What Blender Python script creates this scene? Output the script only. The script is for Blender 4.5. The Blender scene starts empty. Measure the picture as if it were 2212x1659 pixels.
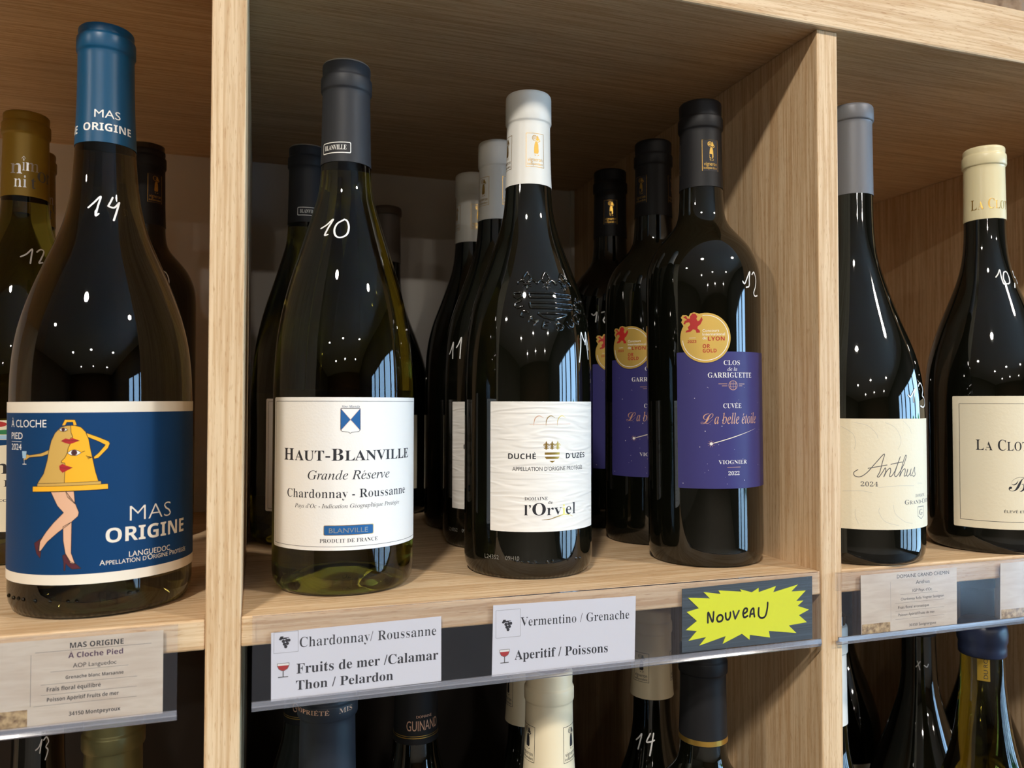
import bpy, bmesh, math, random, unicodedata
import numpy as np
from mathutils import Vector, Matrix
random.seed(7)
SC = bpy.context.scene
COL = SC.collection
PI = math.pi

# ------------------------------------------------------------------ camera, sky, light, exposure
CAMZ = 1.45
yaw, pitch, roll = math.radians(18.136), math.radians(1.431), math.radians(0.087)
F = Vector((math.sin(yaw)*math.cos(pitch), math.cos(yaw)*math.cos(pitch), math.sin(pitch)))
R0 = Vector((math.cos(yaw), -math.sin(yaw), 0)); U0 = R0.cross(F)
R1 = R0*math.cos(roll)+U0*math.sin(roll); U1 = U0*math.cos(roll)-R0*math.sin(roll)
cd = bpy.data.cameras.new('camera'); cam = bpy.data.objects.new('camera', cd); COL.objects.link(cam)
cd.sensor_width = 36; cd.sensor_fit = 'HORIZONTAL'; cd.lens = 36*1684.18/2212; cd.clip_start = .01
cam.matrix_world = Matrix(((R1.x, U1.x, -F.x, 0), (R1.y, U1.y, -F.y, 0), (R1.z, U1.z, -F.z, CAMZ), (0, 0, 0, 1)))
cd.dof.use_dof = True; cd.dof.focus_distance = .47; cd.dof.aperture_fstop = 14
SC.camera = cam
w = bpy.data.worlds.new('sky'); SC.world = w; w.use_nodes = True
bg = w.node_tree.nodes['Background']; bg.inputs[0].default_value = (.38, .66, 1, 1); bg.inputs[1].default_value = 7.5
vs = SC.view_settings; vs.view_transform = 'Standard'; vs.look = 'None'; vs.exposure = 0.95; vs.gamma = 1; vs.use_curve_mapping = False
cy = SC.cycles
cy.max_bounces = 10; cy.diffuse_bounces = 5; cy.glossy_bounces = 5; cy.transmission_bounces = 8; cy.transparent_max_bounces = 16
cy.caustics_reflective = False; cy.caustics_refractive = False; cy.sample_clamp_indirect = 5; cy.use_denoising = True
CEIL = CAMZ+1.75
LAMP_W = 34.5
for ly, xs in ((-1.36, (-3.4, -.82, 1.82)), (-5.2, (-3.4, -.85, 1.95)), (-9.0, (-3.4, -.85, 1.95))):
    for lx in xs:
        l = bpy.data.lights.new('ceiling_lamp', 'AREA'); l.shape = 'DISK'; l.size = .24; l.energy = LAMP_W
        l.color = (1, .92, .82)
        o = bpy.data.objects.new('ceiling_lamp', l); COL.objects.link(o); o.location = (lx, ly, CEIL-.012)

# ------------------------------------------------------------------ materials
def lin(r, g, b):
    f = lambda c: (c/255/12.92) if c/255 <= .04045 else ((c/255+.055)/1.055)**2.4
    return (f(r), f(g), f(b), 1)
def mat(name, col, rough=.6, metal=0., spec=.5, trans=0., ior=1.45, coat=0.):
    m = bpy.data.materials.new(name); m.use_nodes = True
    p = m.node_tree.nodes['Principled BSDF']
    p.inputs['Base Color'].default_value = col if len(col) == 4 else (*col, 1)
    p.inputs['Roughness'].default_value = rough; p.inputs['Metallic'].default_value = metal
    p.inputs['Specular IOR Level'].default_value = spec; p.inputs['Transmission Weight'].default_value = trans
    p.inputs['IOR'].default_value = ior; p.inputs['Coat Weight'].default_value = coat
    return m
def nodes(m):
    t = m.node_tree; return t, t.nodes, t.links, t.nodes['Principled BSDF']
def ramp(n, stops):
    r = n.new('ShaderNodeValToRGB'); e = r.color_ramp.elements
    while len(e) < len(stops): e.new(.5)
    for el, (p, c) in zip(e, stops): el.position = p; el.color = c
    return r
def noise_col(m, scale, stops, vec=None, detail=4, dist=0, bump=0, rough=.5):
    t, n, l, p = nodes(m)
    tc = n.new('ShaderNodeTexCoord'); mp = n.new('ShaderNodeMapping'); mp.inputs['Scale'].default_value = scale
    l.new(tc.outputs['Object'], mp.inputs[0])
    nz = n.new('ShaderNodeTexNoise'); nz.inputs['Scale'].default_value = 1; nz.inputs['Detail'].default_value = detail
    nz.inputs['Distortion'].default_value = dist; nz.inputs['Roughness'].default_value = rough
    l.new(mp.outputs[0], nz.inputs['Vector'])
    r = ramp(n, stops); l.new(nz.outputs['Fac'], r.inputs[0]); l.new(r.outputs[0], p.inputs['Base Color'])
    if bump:
        b = n.new('ShaderNodeBump'); b.inputs['Strength'].default_value = bump; b.inputs['Distance'].default_value = .002
        l.new(nz.outputs['Fac'], b.inputs['Height']); l.new(b.outputs[0], p.inputs['Normal'])
    return m
def wood(name, axis, tint=1.0):
    """oak laminate: broad tone bands, fine grain and short dark pores running along one axis"""
    m = mat(name, (.5, .35, .2), .5, spec=.35); t, n, l, p = nodes(m)
    tc = n.new('ShaderNodeTexCoord')
    def nz(al, ac, detail, rough=.55, dist=0):
        mp = n.new('ShaderNodeMapping'); s = [ac, ac, ac]; s[axis] = al; mp.inputs['Scale'].default_value = s
        l.new(tc.outputs['Object'], mp.inputs[0])
        x = n.new('ShaderNodeTexNoise'); x.inputs['Scale'].default_value = 1; x.inputs['Detail'].default_value = detail
        x.inputs['Roughness'].default_value = rough; x.inputs['Distortion'].default_value = dist
        l.new(mp.outputs[0], x.inputs['Vector']); return x.outputs['Fac']
    a = ramp(n, ((.28, lin(210, 181, 144)), (.55, lin(222, 193, 155)), (.75, lin(229, 202, 166)))); l.new(nz(2.2, 110, 5, .55, .5), a.inputs[0])
    b = ramp(n, ((.42, (0, 0, 0, 1)), (.60, (1, 1, 1, 1)))); l.new(nz(13, 480, 4, .6, .3), b.inputs[0])
    c = ramp(n, ((.60, (0, 0, 0, 1)), (.68, (1, 1, 1, 1)))); l.new(nz(130, 1700, 2), c.inputs[0])
    m1 = n.new('ShaderNodeMix'); m1.data_type = 'RGBA'; m1.blend_type = 'MULTIPLY'; m1.inputs[7].default_value = lin(230, 217, 202)
    l.new(b.outputs[0], m1.inputs[0]); l.new(a.outputs[0], m1.inputs[6])
    m2 = n.new('ShaderNodeMix'); m2.data_type = 'RGBA'; m2.blend_type = 'MULTIPLY'; m2.inputs[7].default_value = lin(230, 218, 205)
    l.new(c.outputs[0], m2.inputs[0]); l.new(m1.outputs[2], m2.inputs[6]); l.new(m2.outputs[2], p.inputs['Base Color'])
    bp = n.new('ShaderNodeBump'); bp.inputs['Strength'].default_value = .25; bp.inputs['Distance'].default_value = .0004; bp.invert = True
    l.new(c.outputs[0], bp.inputs['Height']); l.new(bp.outputs[0], p.inputs['Normal'])
    return m
M = {}
M['wood_z'] = wood('oak_upright', 2); M['wood_x'] = wood('oak_board', 0)
M['edge'] = mat('edge_band', lin(226, 206, 172), .4)
M['panel'] = noise_col(mat('grey_panel', (.4, .4, .4), .6), (3, 3, 3), ((.3, lin(226, 220, 212)), (.7, lin(236, 230, 222))))
M['shaded_panel'] = mat('shaded_panel', lin(44, 38, 33), .7)  # shade of the lower bays put into the panel colour
M['strip'] = mat('white_strip', lin(235, 235, 228), .5)
M['black_glass'] = mat('black_glass', (.003, .0032, .0018), .03, ior=1.62)
M['brown_glass'] = mat('brown_glass', (.065, .052, .013), .02, trans=1, ior=1.46)
M['olive_glass'] = mat('olive_glass', (.25, .23, .026), .012, trans=1, ior=1.44)
M['dark_olive_glass'] = mat('dark_olive_glass', (.20, .19, .03), .02, trans=1, ior=1.40)
M['paint'] = mat('white_marker', lin(236, 236, 234), .5)
M['blue_caps'] = mat('blue_capsule', lin(8, 74, 110), .36, spec=.4)
M['dark_caps'] = mat('charcoal_capsule', lin(44, 45, 49), .5, spec=.35)
M['black_caps'] = mat('black_capsule', lin(27, 27, 29), .5, spec=.3)
M['ink_caps'] = mat('blue_black_capsule', lin(32, 37, 45), .45, spec=.4)
M['white_caps'] = mat('white_capsule', lin(226, 225, 219), .35)
M['grey_caps'] = mat('silver_grey_capsule', lin(108, 108, 112), .45, metal=.2)
M['dim_caps'] = mat('grey_brown_capsule', lin(116, 106, 98), .5)
M['cream_caps'] = mat('cream_capsule', lin(226, 214, 172), .33)
M['ivory_caps'] = mat('ivory_capsule', lin(232, 218, 186), .30)
M['gold_caps'] = mat('old_gold_capsule', lin(150, 122, 40), .42, metal=.25)
M['green_caps'] = mat('olive_gold_capsule', lin(112, 108, 70), .36, metal=.55)
M['red_disc'] = mat('wine_red_print', lin(92, 28, 34), .4)
M['wax'] = mat('blue_wax', lin(34, 43, 70), .36)
M['white'] = mat('white_print', lin(240, 238, 232), .55)
M['silver'] = mat('silver_foil', lin(205, 205, 205), .3, metal=.8)
M['black'] = mat('black_print', lin(34, 33, 38), .6)
M['grey_ink'] = mat('grey_print', lin(96, 94, 92), .6)
M['pale_ink'] = mat('embossed_print', lin(206, 200, 184), .6)
M['lot_ink'] = mat('lot_print', lin(120, 118, 112), .6)
M['violet_ink'] = mat('violet_print', lin(74, 40, 74), .6)
M['gold'] = mat('gold_foil', lin(212, 170, 84), .28, metal=.9)
M['copper'] = mat('copper_foil', lin(216, 168, 138), .4, metal=.3)
M['blue'] = mat('blue_print', lin(26, 92, 152), .5)
M['navy'] = mat('navy_paper', lin(6, 57, 101), .55, spec=.25)
M['cream'] = mat('cream_paper', lin(232, 222, 204), .6)
def paper(name, c, scale=900, bump=.15):
    m = mat(name, c, .6, spec=.3); t, n, l, p = nodes(m)
    tc = n.new('ShaderNodeTexCoord'); nz = n.new('ShaderNodeTexNoise'); nz.inputs['Scale'].default_value = scale; nz.inputs['Detail'].default_value = 3
    l.new(tc.outputs['Object'], nz.inputs['Vector'])
    b = n.new('ShaderNodeBump'); b.inputs['Strength'].default_value = bump; b.inputs['Distance'].default_value = .0006
    l.new(nz.outputs['Fac'], b.inputs['Height']); l.new(b.outputs[0], p.inputs['Normal']); return m
M['white_paper'] = paper('white_label_paper', lin(238, 234, 228))
M['ivory_paper'] = paper('ivory_label_paper', lin(232, 222, 196), 500)
M['grain_paper'] = mat('woodgrain_paper', lin(234, 231, 225), .6, spec=.3)
t, n, l, p = nodes(M['grain_paper'])
tc = n.new('ShaderNodeTexCoord'); mp = n.new('ShaderNodeMapping'); mp.inputs['Scale'].default_value = (26, 26, 150); l.new(tc.outputs['Object'], mp.inputs[0])
wv = n.new('ShaderNodeTexNoise'); wv.inputs['Scale'].default_value = 1.0; wv.inputs['Detail'].default_value = 1.5; wv.inputs['Distortion'].default_value = .3
l.new(mp.outputs[0], wv.inputs['Vector'])
mm = n.new('ShaderNodeMath'); mm.operation = 'MULTIPLY'; mm.inputs[1].default_value = 26; l.new(wv.outputs['Fac'], mm.inputs[0])
ms = n.new('ShaderNodeMath'); ms.operation = 'SINE'; l.new(mm.outputs[0], ms.inputs[0])
bp = n.new('ShaderNodeBump'); bp.inputs['Strength'].default_value = .4; bp.inputs['Distance'].default_value = .0003; l.new(ms.outputs[0], bp.inputs['Height']); l.new(bp.outputs[0], p.inputs['Normal'])
M['indigo_paper'] = mat('indigo_paper', lin(58, 55, 114), .45, spec=.4)
M['medal'] = mat('gold_medal', lin(214, 178, 92), .42, metal=.45)
M['red'] = mat('red_print', lin(176, 40, 36), .5)
M['yellow'] = mat('bell_yellow', lin(246, 178, 36), .55); M['ochre'] = mat('bell_ochre', lin(206, 164, 82), .55)
M['skin'] = mat('skin_print', lin(226, 176, 142), .55); M['shoe'] = mat('shoe_print', lin(84, 32, 44), .55)
M['lip'] = mat('lip_print', lin(176, 34, 40), .55); M['line'] = mat('line_print', lin(54, 34, 24), .6)
M['pale_blue'] = mat('pale_blue_print', lin(160, 196, 222), .5)
M['leaf'] = mat('green_print', lin(40, 120, 70), .5)
M['star'] = mat('fluorescent_paper', lin(236, 242, 10), .5)
M['dark_card'] = noise_col(mat('dark_card', (.05, .06, .07), .35), (6, 6, 900), ((.35, lin(44, 54, 60)), (.7, lin(74, 86, 94))))
M['card'] = paper('white_card_paper', lin(226, 226, 234), 200, .08)
M['photo_card'] = noise_col(mat('beige_card', (.6, .5, .4), .55), (40, 40, 260), ((.3, lin(204, 186, 166)), (.6, lin(220, 206, 188)), (.8, lin(206, 190, 168))))
M['photo_dark'] = noise_col(mat('building_print', (.4, .3, .2), .55), (300, 300, 300), ((.35, lin(120, 92, 60)), (.6, lin(206, 176, 130))))
# clear plastic: mostly see-through, a little haze, sharp reflections at grazing angles
def plastic(name, haze, gl):
    m = bpy.data.materials.new(name); m.use_nodes = True; t = m.node_tree; n = t.nodes; l = t.links
    for x in list(n): n.remove(x)
    o = n.new('ShaderNodeOutputMaterial'); tr = n.new('ShaderNodeBsdfTransparent'); tr.inputs[0].default_value = (.985, .985, .99, 1)
    df = n.new('ShaderNodeBsdfDiffuse'); df.inputs[0].default_value = (.62, .63, .72, 1); g = n.new('ShaderNodeBsdfGlossy'); g.inputs['Roughness'].default_value = .12
    a = n.new('ShaderNodeMixShader'); a.inputs[0].default_value = haze; l.new(tr.outputs[0], a.inputs[1]); l.new(df.outputs[0], a.inputs[2])
    fr = n.new('ShaderNodeFresnel'); fr.inputs[0].default_value = gl
    b = n.new('ShaderNodeMixShader'); l.new(fr.outputs[0], b.inputs[0]); l.new(a.outputs[0], b.inputs[1]); l.new(g.outputs[0], b.inputs[2]); l.new(b.outputs[0], o.inputs[0])
    return m
M['plastic'] = plastic('clear_plastic', .02, 1.18); M['plastic_lip'] = plastic('clear_plastic_edge', .20, 1.35)
M['plastic_thin'] = plastic('clear_plastic_fold', .03, 1.03)
M['pane'] = plastic('window_glass', .0, 1.2)
M['stone'] = noise_col(mat('brown_render', (.4, .3, .2), .9), (60, 60, 60), ((.35, lin(120, 92, 70)), (.55, lin(166, 136, 108)), (.7, lin(140, 132, 126))), detail=8, bump=.6, rough=.7)
M['plaster'] = noise_col(mat('plaster', (.7, .7, .7), .8), (2, 2, 2), ((.3, lin(120, 112, 100)), (.7, lin(136, 126, 112))))
M['brown_wall'] = noise_col(mat('brown_wall', (.3, .2, .1), .7), (1, 1, 6), ((.3, lin(84, 60, 40)), (.7, lin(104, 78, 52))))
M['floor'] = noise_col(mat('floor_tile', (.4, .4, .4), .5), (2, 2, 2), ((.3, lin(62, 57, 52)), (.7, lin(76, 70, 64))))
M['bounce_floor'] = noise_col(mat('bounce_floor_tile', (.6, .6, .6), .5), (2, 2, 2), ((.3, lin(112, 107, 100)), (.7, lin(126, 121, 114))))
M['ceiling'] = mat('ceiling_paint', lin(244, 243, 240), .9)
M['frame'] = mat('window_frame_grey', lin(60, 62, 66), .5)
M['paving'] = mat('outdoor_paving', lin(214, 210, 204), .9); M['hedge'] = noise_col(mat('hedge', (.1, .3, .1), .9), (9, 9, 9), ((.3, lin(52, 96, 40)), (.7, lin(110, 160, 70))))

# ------------------------------------------------------------------ mesh collecting
class MB:
    def __init__(s): s.v = []; s.f = []; s.m = []; s.sm = []; s.mats = []
    def mi(s, m):
        m = M[m] if isinstance(m, str) else m
        if m not in s.mats: s.mats.append(m)
        return s.mats.index(m)
    def add(s, verts, faces, m, smooth=True):
        k = len(s.v); i = s.mi(m); s.v += [tuple(x) for x in verts]
        for f in faces: s.f.append([a+k for a in f]); s.m.append(i); s.sm.append(smooth)
    def build(s, name, parent=None, sharp=None, bevel=None, loc=None):
        me = bpy.data.meshes.new(name); me.from_pydata(s.v, [], s.f); me.update()
        for m in s.mats: me.materials.append(m)
        me.polygons.foreach_set('material_index', s.m); me.polygons.foreach_set('use_smooth', s.sm)
        if sharp: me.set_sharp_from_angle(angle=math.radians(sharp))
        o = bpy.data.objects.new(name, me); COL.objects.link(o)
        if parent: o.parent = parent
        if loc: o.location = loc
        if bevel:
            b = o.modifiers.new('bevel', 'BEVEL'); b.width = bevel; b.segments = 2; b.limit_method = 'ANGLE'
        return o
    def box(s, a, b, m):
        (x0, y0, z0), (x1, y1, z1) = a, b
        s.add([(x0, y0, z0), (x1, y0, z0), (x1, y1, z0), (x0, y1, z0), (x0, y0, z1), (x1, y0, z1), (x1, y1, z1), (x0, y1, z1)],
              [(0, 3, 2, 1), (4, 5, 6, 7), (0, 1, 5, 4), (1, 2, 6, 5), (2, 3, 7, 6), (3, 0, 4, 7)], m, False)
    def lathe(s, prof, m, seg=96, knurl=0):
        """prof: (r, z) in mm from the axis outwards/upwards, closed on the axis at both ends when r == 0"""
        vs_, fs, rings = [], [], []
        for r, z in prof:
            if r < 1e-6: rings.append([len(vs_)]); vs_.append((0, 0, z/1000)); continue
            k = len(vs_)
            for i in range(seg):
                a = 2*PI*i/seg
                rr = r + (knurl*math.cos(a*knurl_n) if (knurl and z < 2.2 and r > 34) else 0)
                vs_.append((rr*math.sin(a)/1000, -rr*math.cos(a)/1000, z/1000))
            rings.append(list(range(k, k+seg)))
        for A, B in zip(rings[:-1], rings[1:]):
            for i in range(seg):
                j = (i+1) % seg
                if len(A) == 1 and len(B) == 1: continue
                if len(A) == 1: fs.append((A[0], B[j], B[i]))
                elif len(B) == 1: fs.append((A[i], A[j], B[0]))
                else: fs.append((A[i], A[j], B[j], B[i]))
        s.add(vs_, fs, m)
    def ball(s, c, r, m, sq=(1, 1, 1), n=10):
        vs_, fs = [], []
        for i in range(n+1):
            for j in range(n):
                a, b = PI*i/n, 2*PI*j/n
                vs_.append((c[0]+r*sq[0]*math.sin(a)*math.cos(b), c[1]+r*sq[1]*math.sin(a)*math.sin(b), c[2]+r*sq[2]*math.cos(a)))
        for i in range(n):
            for j in range(n):
                k = (j+1) % n; fs.append((i*n+j, (i+1)*n+j, (i+1)*n+k, i*n+k))
        s.add(vs_, fs, m)
knurl_n = 80
def pchip(pts, step=2.5, sig=0):
    z = np.array([p[1] for p in pts], float); r = np.array([p[0] for p in pts], float)
    h = np.diff(z); d = np.diff(r)/h; mm_ = np.zeros(len(z))
    for i in range(1, len(z)-1):
        if d[i-1]*d[i] > 0:
            w1, w2 = 2*h[i]+h[i-1], h[i]+2*h[i-1]; mm_[i] = (w1+w2)/(w1/d[i-1]+w2/d[i])
    out = []
    N = int((z[-1]-z[0])/step)
    for q in np.linspace(z[0], z[-1], N+1):
        i = min(max(np.searchsorted(z, q, 'right')-1, 0), len(z)-2); t_ = (q-z[i])/h[i]
        out.append((float((2*t_**3-3*t_**2+1)*r[i]+(t_**3-2*t_**2+t_)*h[i]*mm_[i]+(-2*t_**3+3*t_**2)*r[i+1]+(t_**3-t_**2)*h[i]*mm_[i+1]), float(q)))
    if sig:
        k_ = np.exp(-.5*(np.arange(-12, 13)*step/sig)**2); k_ /= k_.sum()
        rr = np.pad([q[0] for q in out], 12, mode='edge'); rr = np.convolve(rr, k_, 'valid'); out = [(float(a), q[1]) for a, q in zip(rr, out)]
    return out
def rfun(prof):
    zs = [p[1] for p in prof if p[0] > 8]; rs = [p[0] for p in prof if p[0] > 8]
    k = next(i for i, zz in enumerate(zs) if zz > 8 and rs[i] > 20)
    return lambda z: float(np.interp(z, zs[k:], rs[k:]))

# ------------------------------------------------------------------ lettering
STY = {'sans': (None, None, 0), 'sansl': (None, None, -.016), 'sansm': (None, None, 0), 'sb': (0x1D5D4, 0x1D7EC, 0), 'serif': (0x1D400, 0x1D7CE, 0),
       'serifb': (0x1D400, 0x1D7CE, 0), 'ital': (0x1D434, 0x1D7CE, 0), 'script': (0x1D4D0, 0x1D7CE, -.004)}
def style(s, st):
    b, dg, off = STY[st]
    if b is None: return s
    o = ''
    for ch in s:
        if 'A' <= ch <= 'Z': o += chr(b+ord(ch)-65)
        elif 'a' <= ch <= 'z': c = b+26+ord(ch)-97; o += chr(0x210E if c == 0x1D455 else c)
        elif '0' <= ch <= '9': o += chr(dg+ord(ch)-48)
        else: o += ch
    return o
TC = {}
THIN = {'serif': .019, 'script': .010, 'sansm': -.007}
def slim(vs_, fs, d):
    """lighter weight: pull the outline in sideways only, so that thin strokes and serifs keep their height"""
    cnt = {}
    for f in fs:
        for a, b in zip(f, f[1:]+f[:1]): cnt.setdefault((min(a, b), max(a, b)), []).append((a, b))
    n_ = [[0, 0] for _ in vs_]
    for k, e_ in cnt.items():
        if len(e_) > 1: continue
        a, b = e_[0]; dx, dy = vs_[b][0]-vs_[a][0], vs_[b][1]-vs_[a][1]; L = math.hypot(dx, dy) or 1
        for q in (a, b): n_[q][0] += dy/L; n_[q][1] -= dx/L
    out = []
    for (x, y), (nx, ny) in zip(vs_, n_):
        L = math.hypot(nx, ny) or 1; out.append((x-d*nx/L, y))
    return out
def raw(s, st):
    """outline of a string as (verts, faces) in font units"""
    if (s, st) in TC: return TC[(s, st)]
    c = bpy.data.curves.new('glyphs', 'FONT'); c.body = style(s, st); c.size = 1; c.offset = STY[st][2]; c.fill_mode = 'FRONT'; c.resolution_u = 3
    o = bpy.data.objects.new('glyphs', c); COL.objects.link(o)
    dg = bpy.context.evaluated_depsgraph_get(); dg.update(); e = o.evaluated_get(dg); me = e.to_mesh()
    vs_ = [(v.co.x, v.co.y) for v in me.vertices]; fs = [tuple(p_.vertices) for p_ in me.polygons]
    if st in THIN: vs_ = slim(vs_, fs, THIN[st])
    e.to_mesh_clear(); bpy.data.objects.remove(o); bpy.data.curves.remove(c)
    TC[(s, st)] = (vs_, fs); return vs_, fs
def bb(vs_): xs = [v[0] for v in vs_]; ys = [v[1] for v in vs_]; return min(xs), max(xs), min(ys), max(ys)
def text_mesh(s, st):
    if STY[st][0] is None:
        vs_, fs = raw(s, st); return list(vs_), list(fs)
    base, acc = '', []
    for ch in s:
        dd = unicodedata.normalize('NFD', ch)
        base += dd[0]
        if len(dd) > 1 and dd[1] in '\u0301\u0300\u0302': acc.append((len(base)-1, dd[1]))
    vs_, fs = raw(base, st); vs_, fs = list(vs_), list(fs)
    for i, a in acc:
        x0, x1, y0, y1 = bb(raw(base[i], st)[0]); xr = bb(raw(base[:i+1], st)[0])[1]; cx = xr-(x1-x0)/2+.03; t_ = .05 if st in ('sb', 'serifb') else .035
        b0, b1 = y1+.05, y1+.19; sg = 1 if a == '\u0301' else -1
        if a == '\u0302':
            b0, b1 = y1-.02, y1+.12
            for q in (-1, 1):
                k = len(vs_); vs_ += [(cx-.03+q*.16-t_*.6, b0), (cx-.03+q*.16+t_*.6, b0), (cx-.03+t_*.6, b1), (cx-.03-t_*.6, b1)]; fs.append((k, k+1, k+2, k+3))
            continue
        k = len(vs_)
        vs_ += [(cx-sg*.05-t_*.5, b0), (cx-sg*.05+t_*.5, b0), (cx+sg*.05+t_, b1), (cx+sg*.05-t_, b1)]; fs.append((k, k+1, k+2, k+3))
    return vs_, fs
CAPH = {}
def caph(st):
    if st not in CAPH: CAPH[st] = bb(raw('H', st)[0])[3]
    return CAPH[st]
def text(s, st, u0, u1, v, cap, sx=None):
    """string fitted between u0 and u1 on baseline v with the given capital height (mm)"""
    vs_, fs = text_mesh(s, st); x0, x1, y0, y1 = bb(vs_); k = cap/caph(st); kx = (u1-u0)/(x1-x0) if u1 is not None else k*(sx or 1)
    return [((a-x0)*kx+u0, b*k+v) for a, b in vs_], fs
def smallcaps(s, st, u0, u1, v, cap, ratio=.8, gap=.10):
    """words whose first letter is a full capital and the rest smaller capitals"""
    segs = []
    for wd in s.split(' '):
        parts = wd.split('-')
        for pi_, pt in enumerate(parts):
            if pt[:2] == "D'": segs.append((pt[:2], ratio, gap*.6)); pt = pt[2:]
            if not pt: continue
            segs.append((pt[0], 1, gap))
            if len(pt) > 1: segs.append((pt[1:], ratio, gap))
            if pi_ < len(parts)-1: segs.append(('-', 1, gap))
        segs[-1] = (segs[-1][0], segs[-1][1], .38)
    x = 0; V, Fc = [], []
    for tx, r, g in segs:
        vs_, fs = text_mesh(tx, st); a = bb(vs_); k = len(V)
        V += [((p_[0]-a[0])*r+x, p_[1]*r) for p_ in vs_]; Fc += [tuple(i+k for i in f) for f in fs]; x += (a[1]-a[0])*r+g
    x0, x1, _, _ = bb(V); kx = (u1-u0)/(x1-x0); ky = cap/caph(st)
    return [((a-x0)*kx+u0, b*ky+v) for a, b in V], Fc
def poly(pts): return list(pts), [tuple(range(len(pts)))]
def rect(u0, v0, u1, v1, r=0):
    if not r: return poly([(u0, v0), (u1, v0), (u1, v1), (u0, v1)])
    P = []
    for cx, cy_, a0 in ((u1-r, v0+r, -90), (u1-r, v1-r, 0), (u0+r, v1-r, 90), (u0+r, v0+r, 180)):
        P += [(cx+r*math.cos(math.radians(a0+i*22.5)), cy_+r*math.sin(math.radians(a0+i*22.5))) for i in range(5)]
    return poly(P)
def disc(cu, cv, ru, rv=None, n=28, a0=0, a1=360):
    rv = rv or ru
    return poly([(cu+ru*math.cos(math.radians(a0+(a1-a0)*i/n)), cv+rv*math.sin(math.radians(a0+(a1-a0)*i/n))) for i in range(n if a1-a0 == 360 else n+1)])
def catmull(P, n=6):
    if len(P) < 3: return list(P)
    Q = [P[0]]+list(P)+[P[-1]]; out = []
    for i in range(1, len(Q)-2):
        p0, p1, p2, p3 = [np.array(q, float) for q in Q[i-1:i+3]]
        for j in range(n):
            t_ = j/n; out.append(tuple(.5*((2*p1)+(-p0+p2)*t_+(2*p0-5*p1+4*p2-p3)*t_**2+(-p0+3*p1-3*p2+p3)*t_**3)))
    out.append(tuple(P[-1])); return out
def stroke(P, wd, smooth=False, close=False, taper=False):
    if smooth: P = catmull(P)
    P = list(P)+([P[0]] if close else []); V, Fc = [], []; n_ = len(P)
    for i in range(n_-1):
        a, b = np.array(P[i], float), np.array(P[i+1], float); d = b-a; L = math.hypot(*d)
        if L < 1e-6: continue
        nn = np.array([-d[1], d[0]])/L*wd/2
        w0, w1 = (1, 1)
        if taper: w0 = .25+.75*math.sin(PI*i/(n_-1)); w1 = .25+.75*math.sin(PI*(i+1)/(n_-1))
        k = len(V); V += [tuple(a-nn*w0), tuple(b-nn*w1), tuple(b+nn*w1), tuple(a+nn*w0)]; Fc.append((k, k+1, k+2, k+3))
        if wd > .25:
            c_, f_ = disc(a[0], a[1], wd/2*w0, n=8); k = len(V); V += c_; Fc.append(tuple(range(k, k+8)))
    if wd > .25 and not close:
        c_, f_ = disc(P[-1][0], P[-1][1], wd/2*(.25 if taper else 1), n=8); k = len(V); V += c_; Fc.append(tuple(range(k, k+8)))
    return V, Fc
def frame(u0, v0, u1, v1, wd):
    V, Fc = [], []
    for a in ((u0, v0, u1, v0+wd), (u0, v1-wd, u1, v1), (u0, v0, u0+wd, v1), (u1-wd, v0, u1, v1)):
        k = len(V); v_, f_ = rect(*a); V += v_; Fc.append(tuple(range(k, k+4)))
    return V, Fc
def put(mb, shape, m, fn, off, step=2.5, vstep=None):
    """cut a flat printed shape finely, lay it on a surface fn(u, v, off) and add it to the mesh"""
    vs_, fs = shape
    bm = bmesh.new(); B = [bm.verts.new((a, b, 0)) for a, b in vs_]
    for f in fs:
        try: bm.faces.new([B[i] for i in f])
        except ValueError: pass
    big = [f for f in bm.faces if len(f.verts) > 4]
    if big: bmesh.ops.triangulate(bm, faces=big)
    x0, x1, y0, y1 = bb(vs_)
    for ax, lo, hi, st_ in ((0, x0, x1, step), (1, y0, y1, vstep)):
        if not st_: continue
        k = math.ceil(lo/st_)
        while k*st_ < hi:
            if k*st_ > lo+1e-6:
                co = [0, 0, 0]; co[ax] = k*st_; no = [0, 0, 0]; no[ax] = 1
                bmesh.ops.bisect_plane(bm, geom=bm.verts[:]+bm.edges[:]+bm.faces[:], dist=1e-5, plane_co=co, plane_no=no)
            k += 1
    bm.normal_update()
    for f in bm.faces:
        if f.normal.z < 0: f.normal_flip()
    bm.verts.index_update()
    mb.add([fn(v.co.x, v.co.y, off) for v in bm.verts], [[v.index for v in f.verts] for f in bm.faces], m)
    bm.free()
def on_cyl(Rref, rf=None):
    """u along the girth (mm, at radius Rref), v height (mm); surface radius rf(v) or Rref"""
    def fn(u, v, off):
        a = u/Rref; r = ((rf(v) if rf else Rref)+off)/1000
        return (r*math.sin(a), -r*math.cos(a), v/1000)
    return fn
def on_plane(u, v, off): return (u/1000, -off/1000, v/1000)

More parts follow.
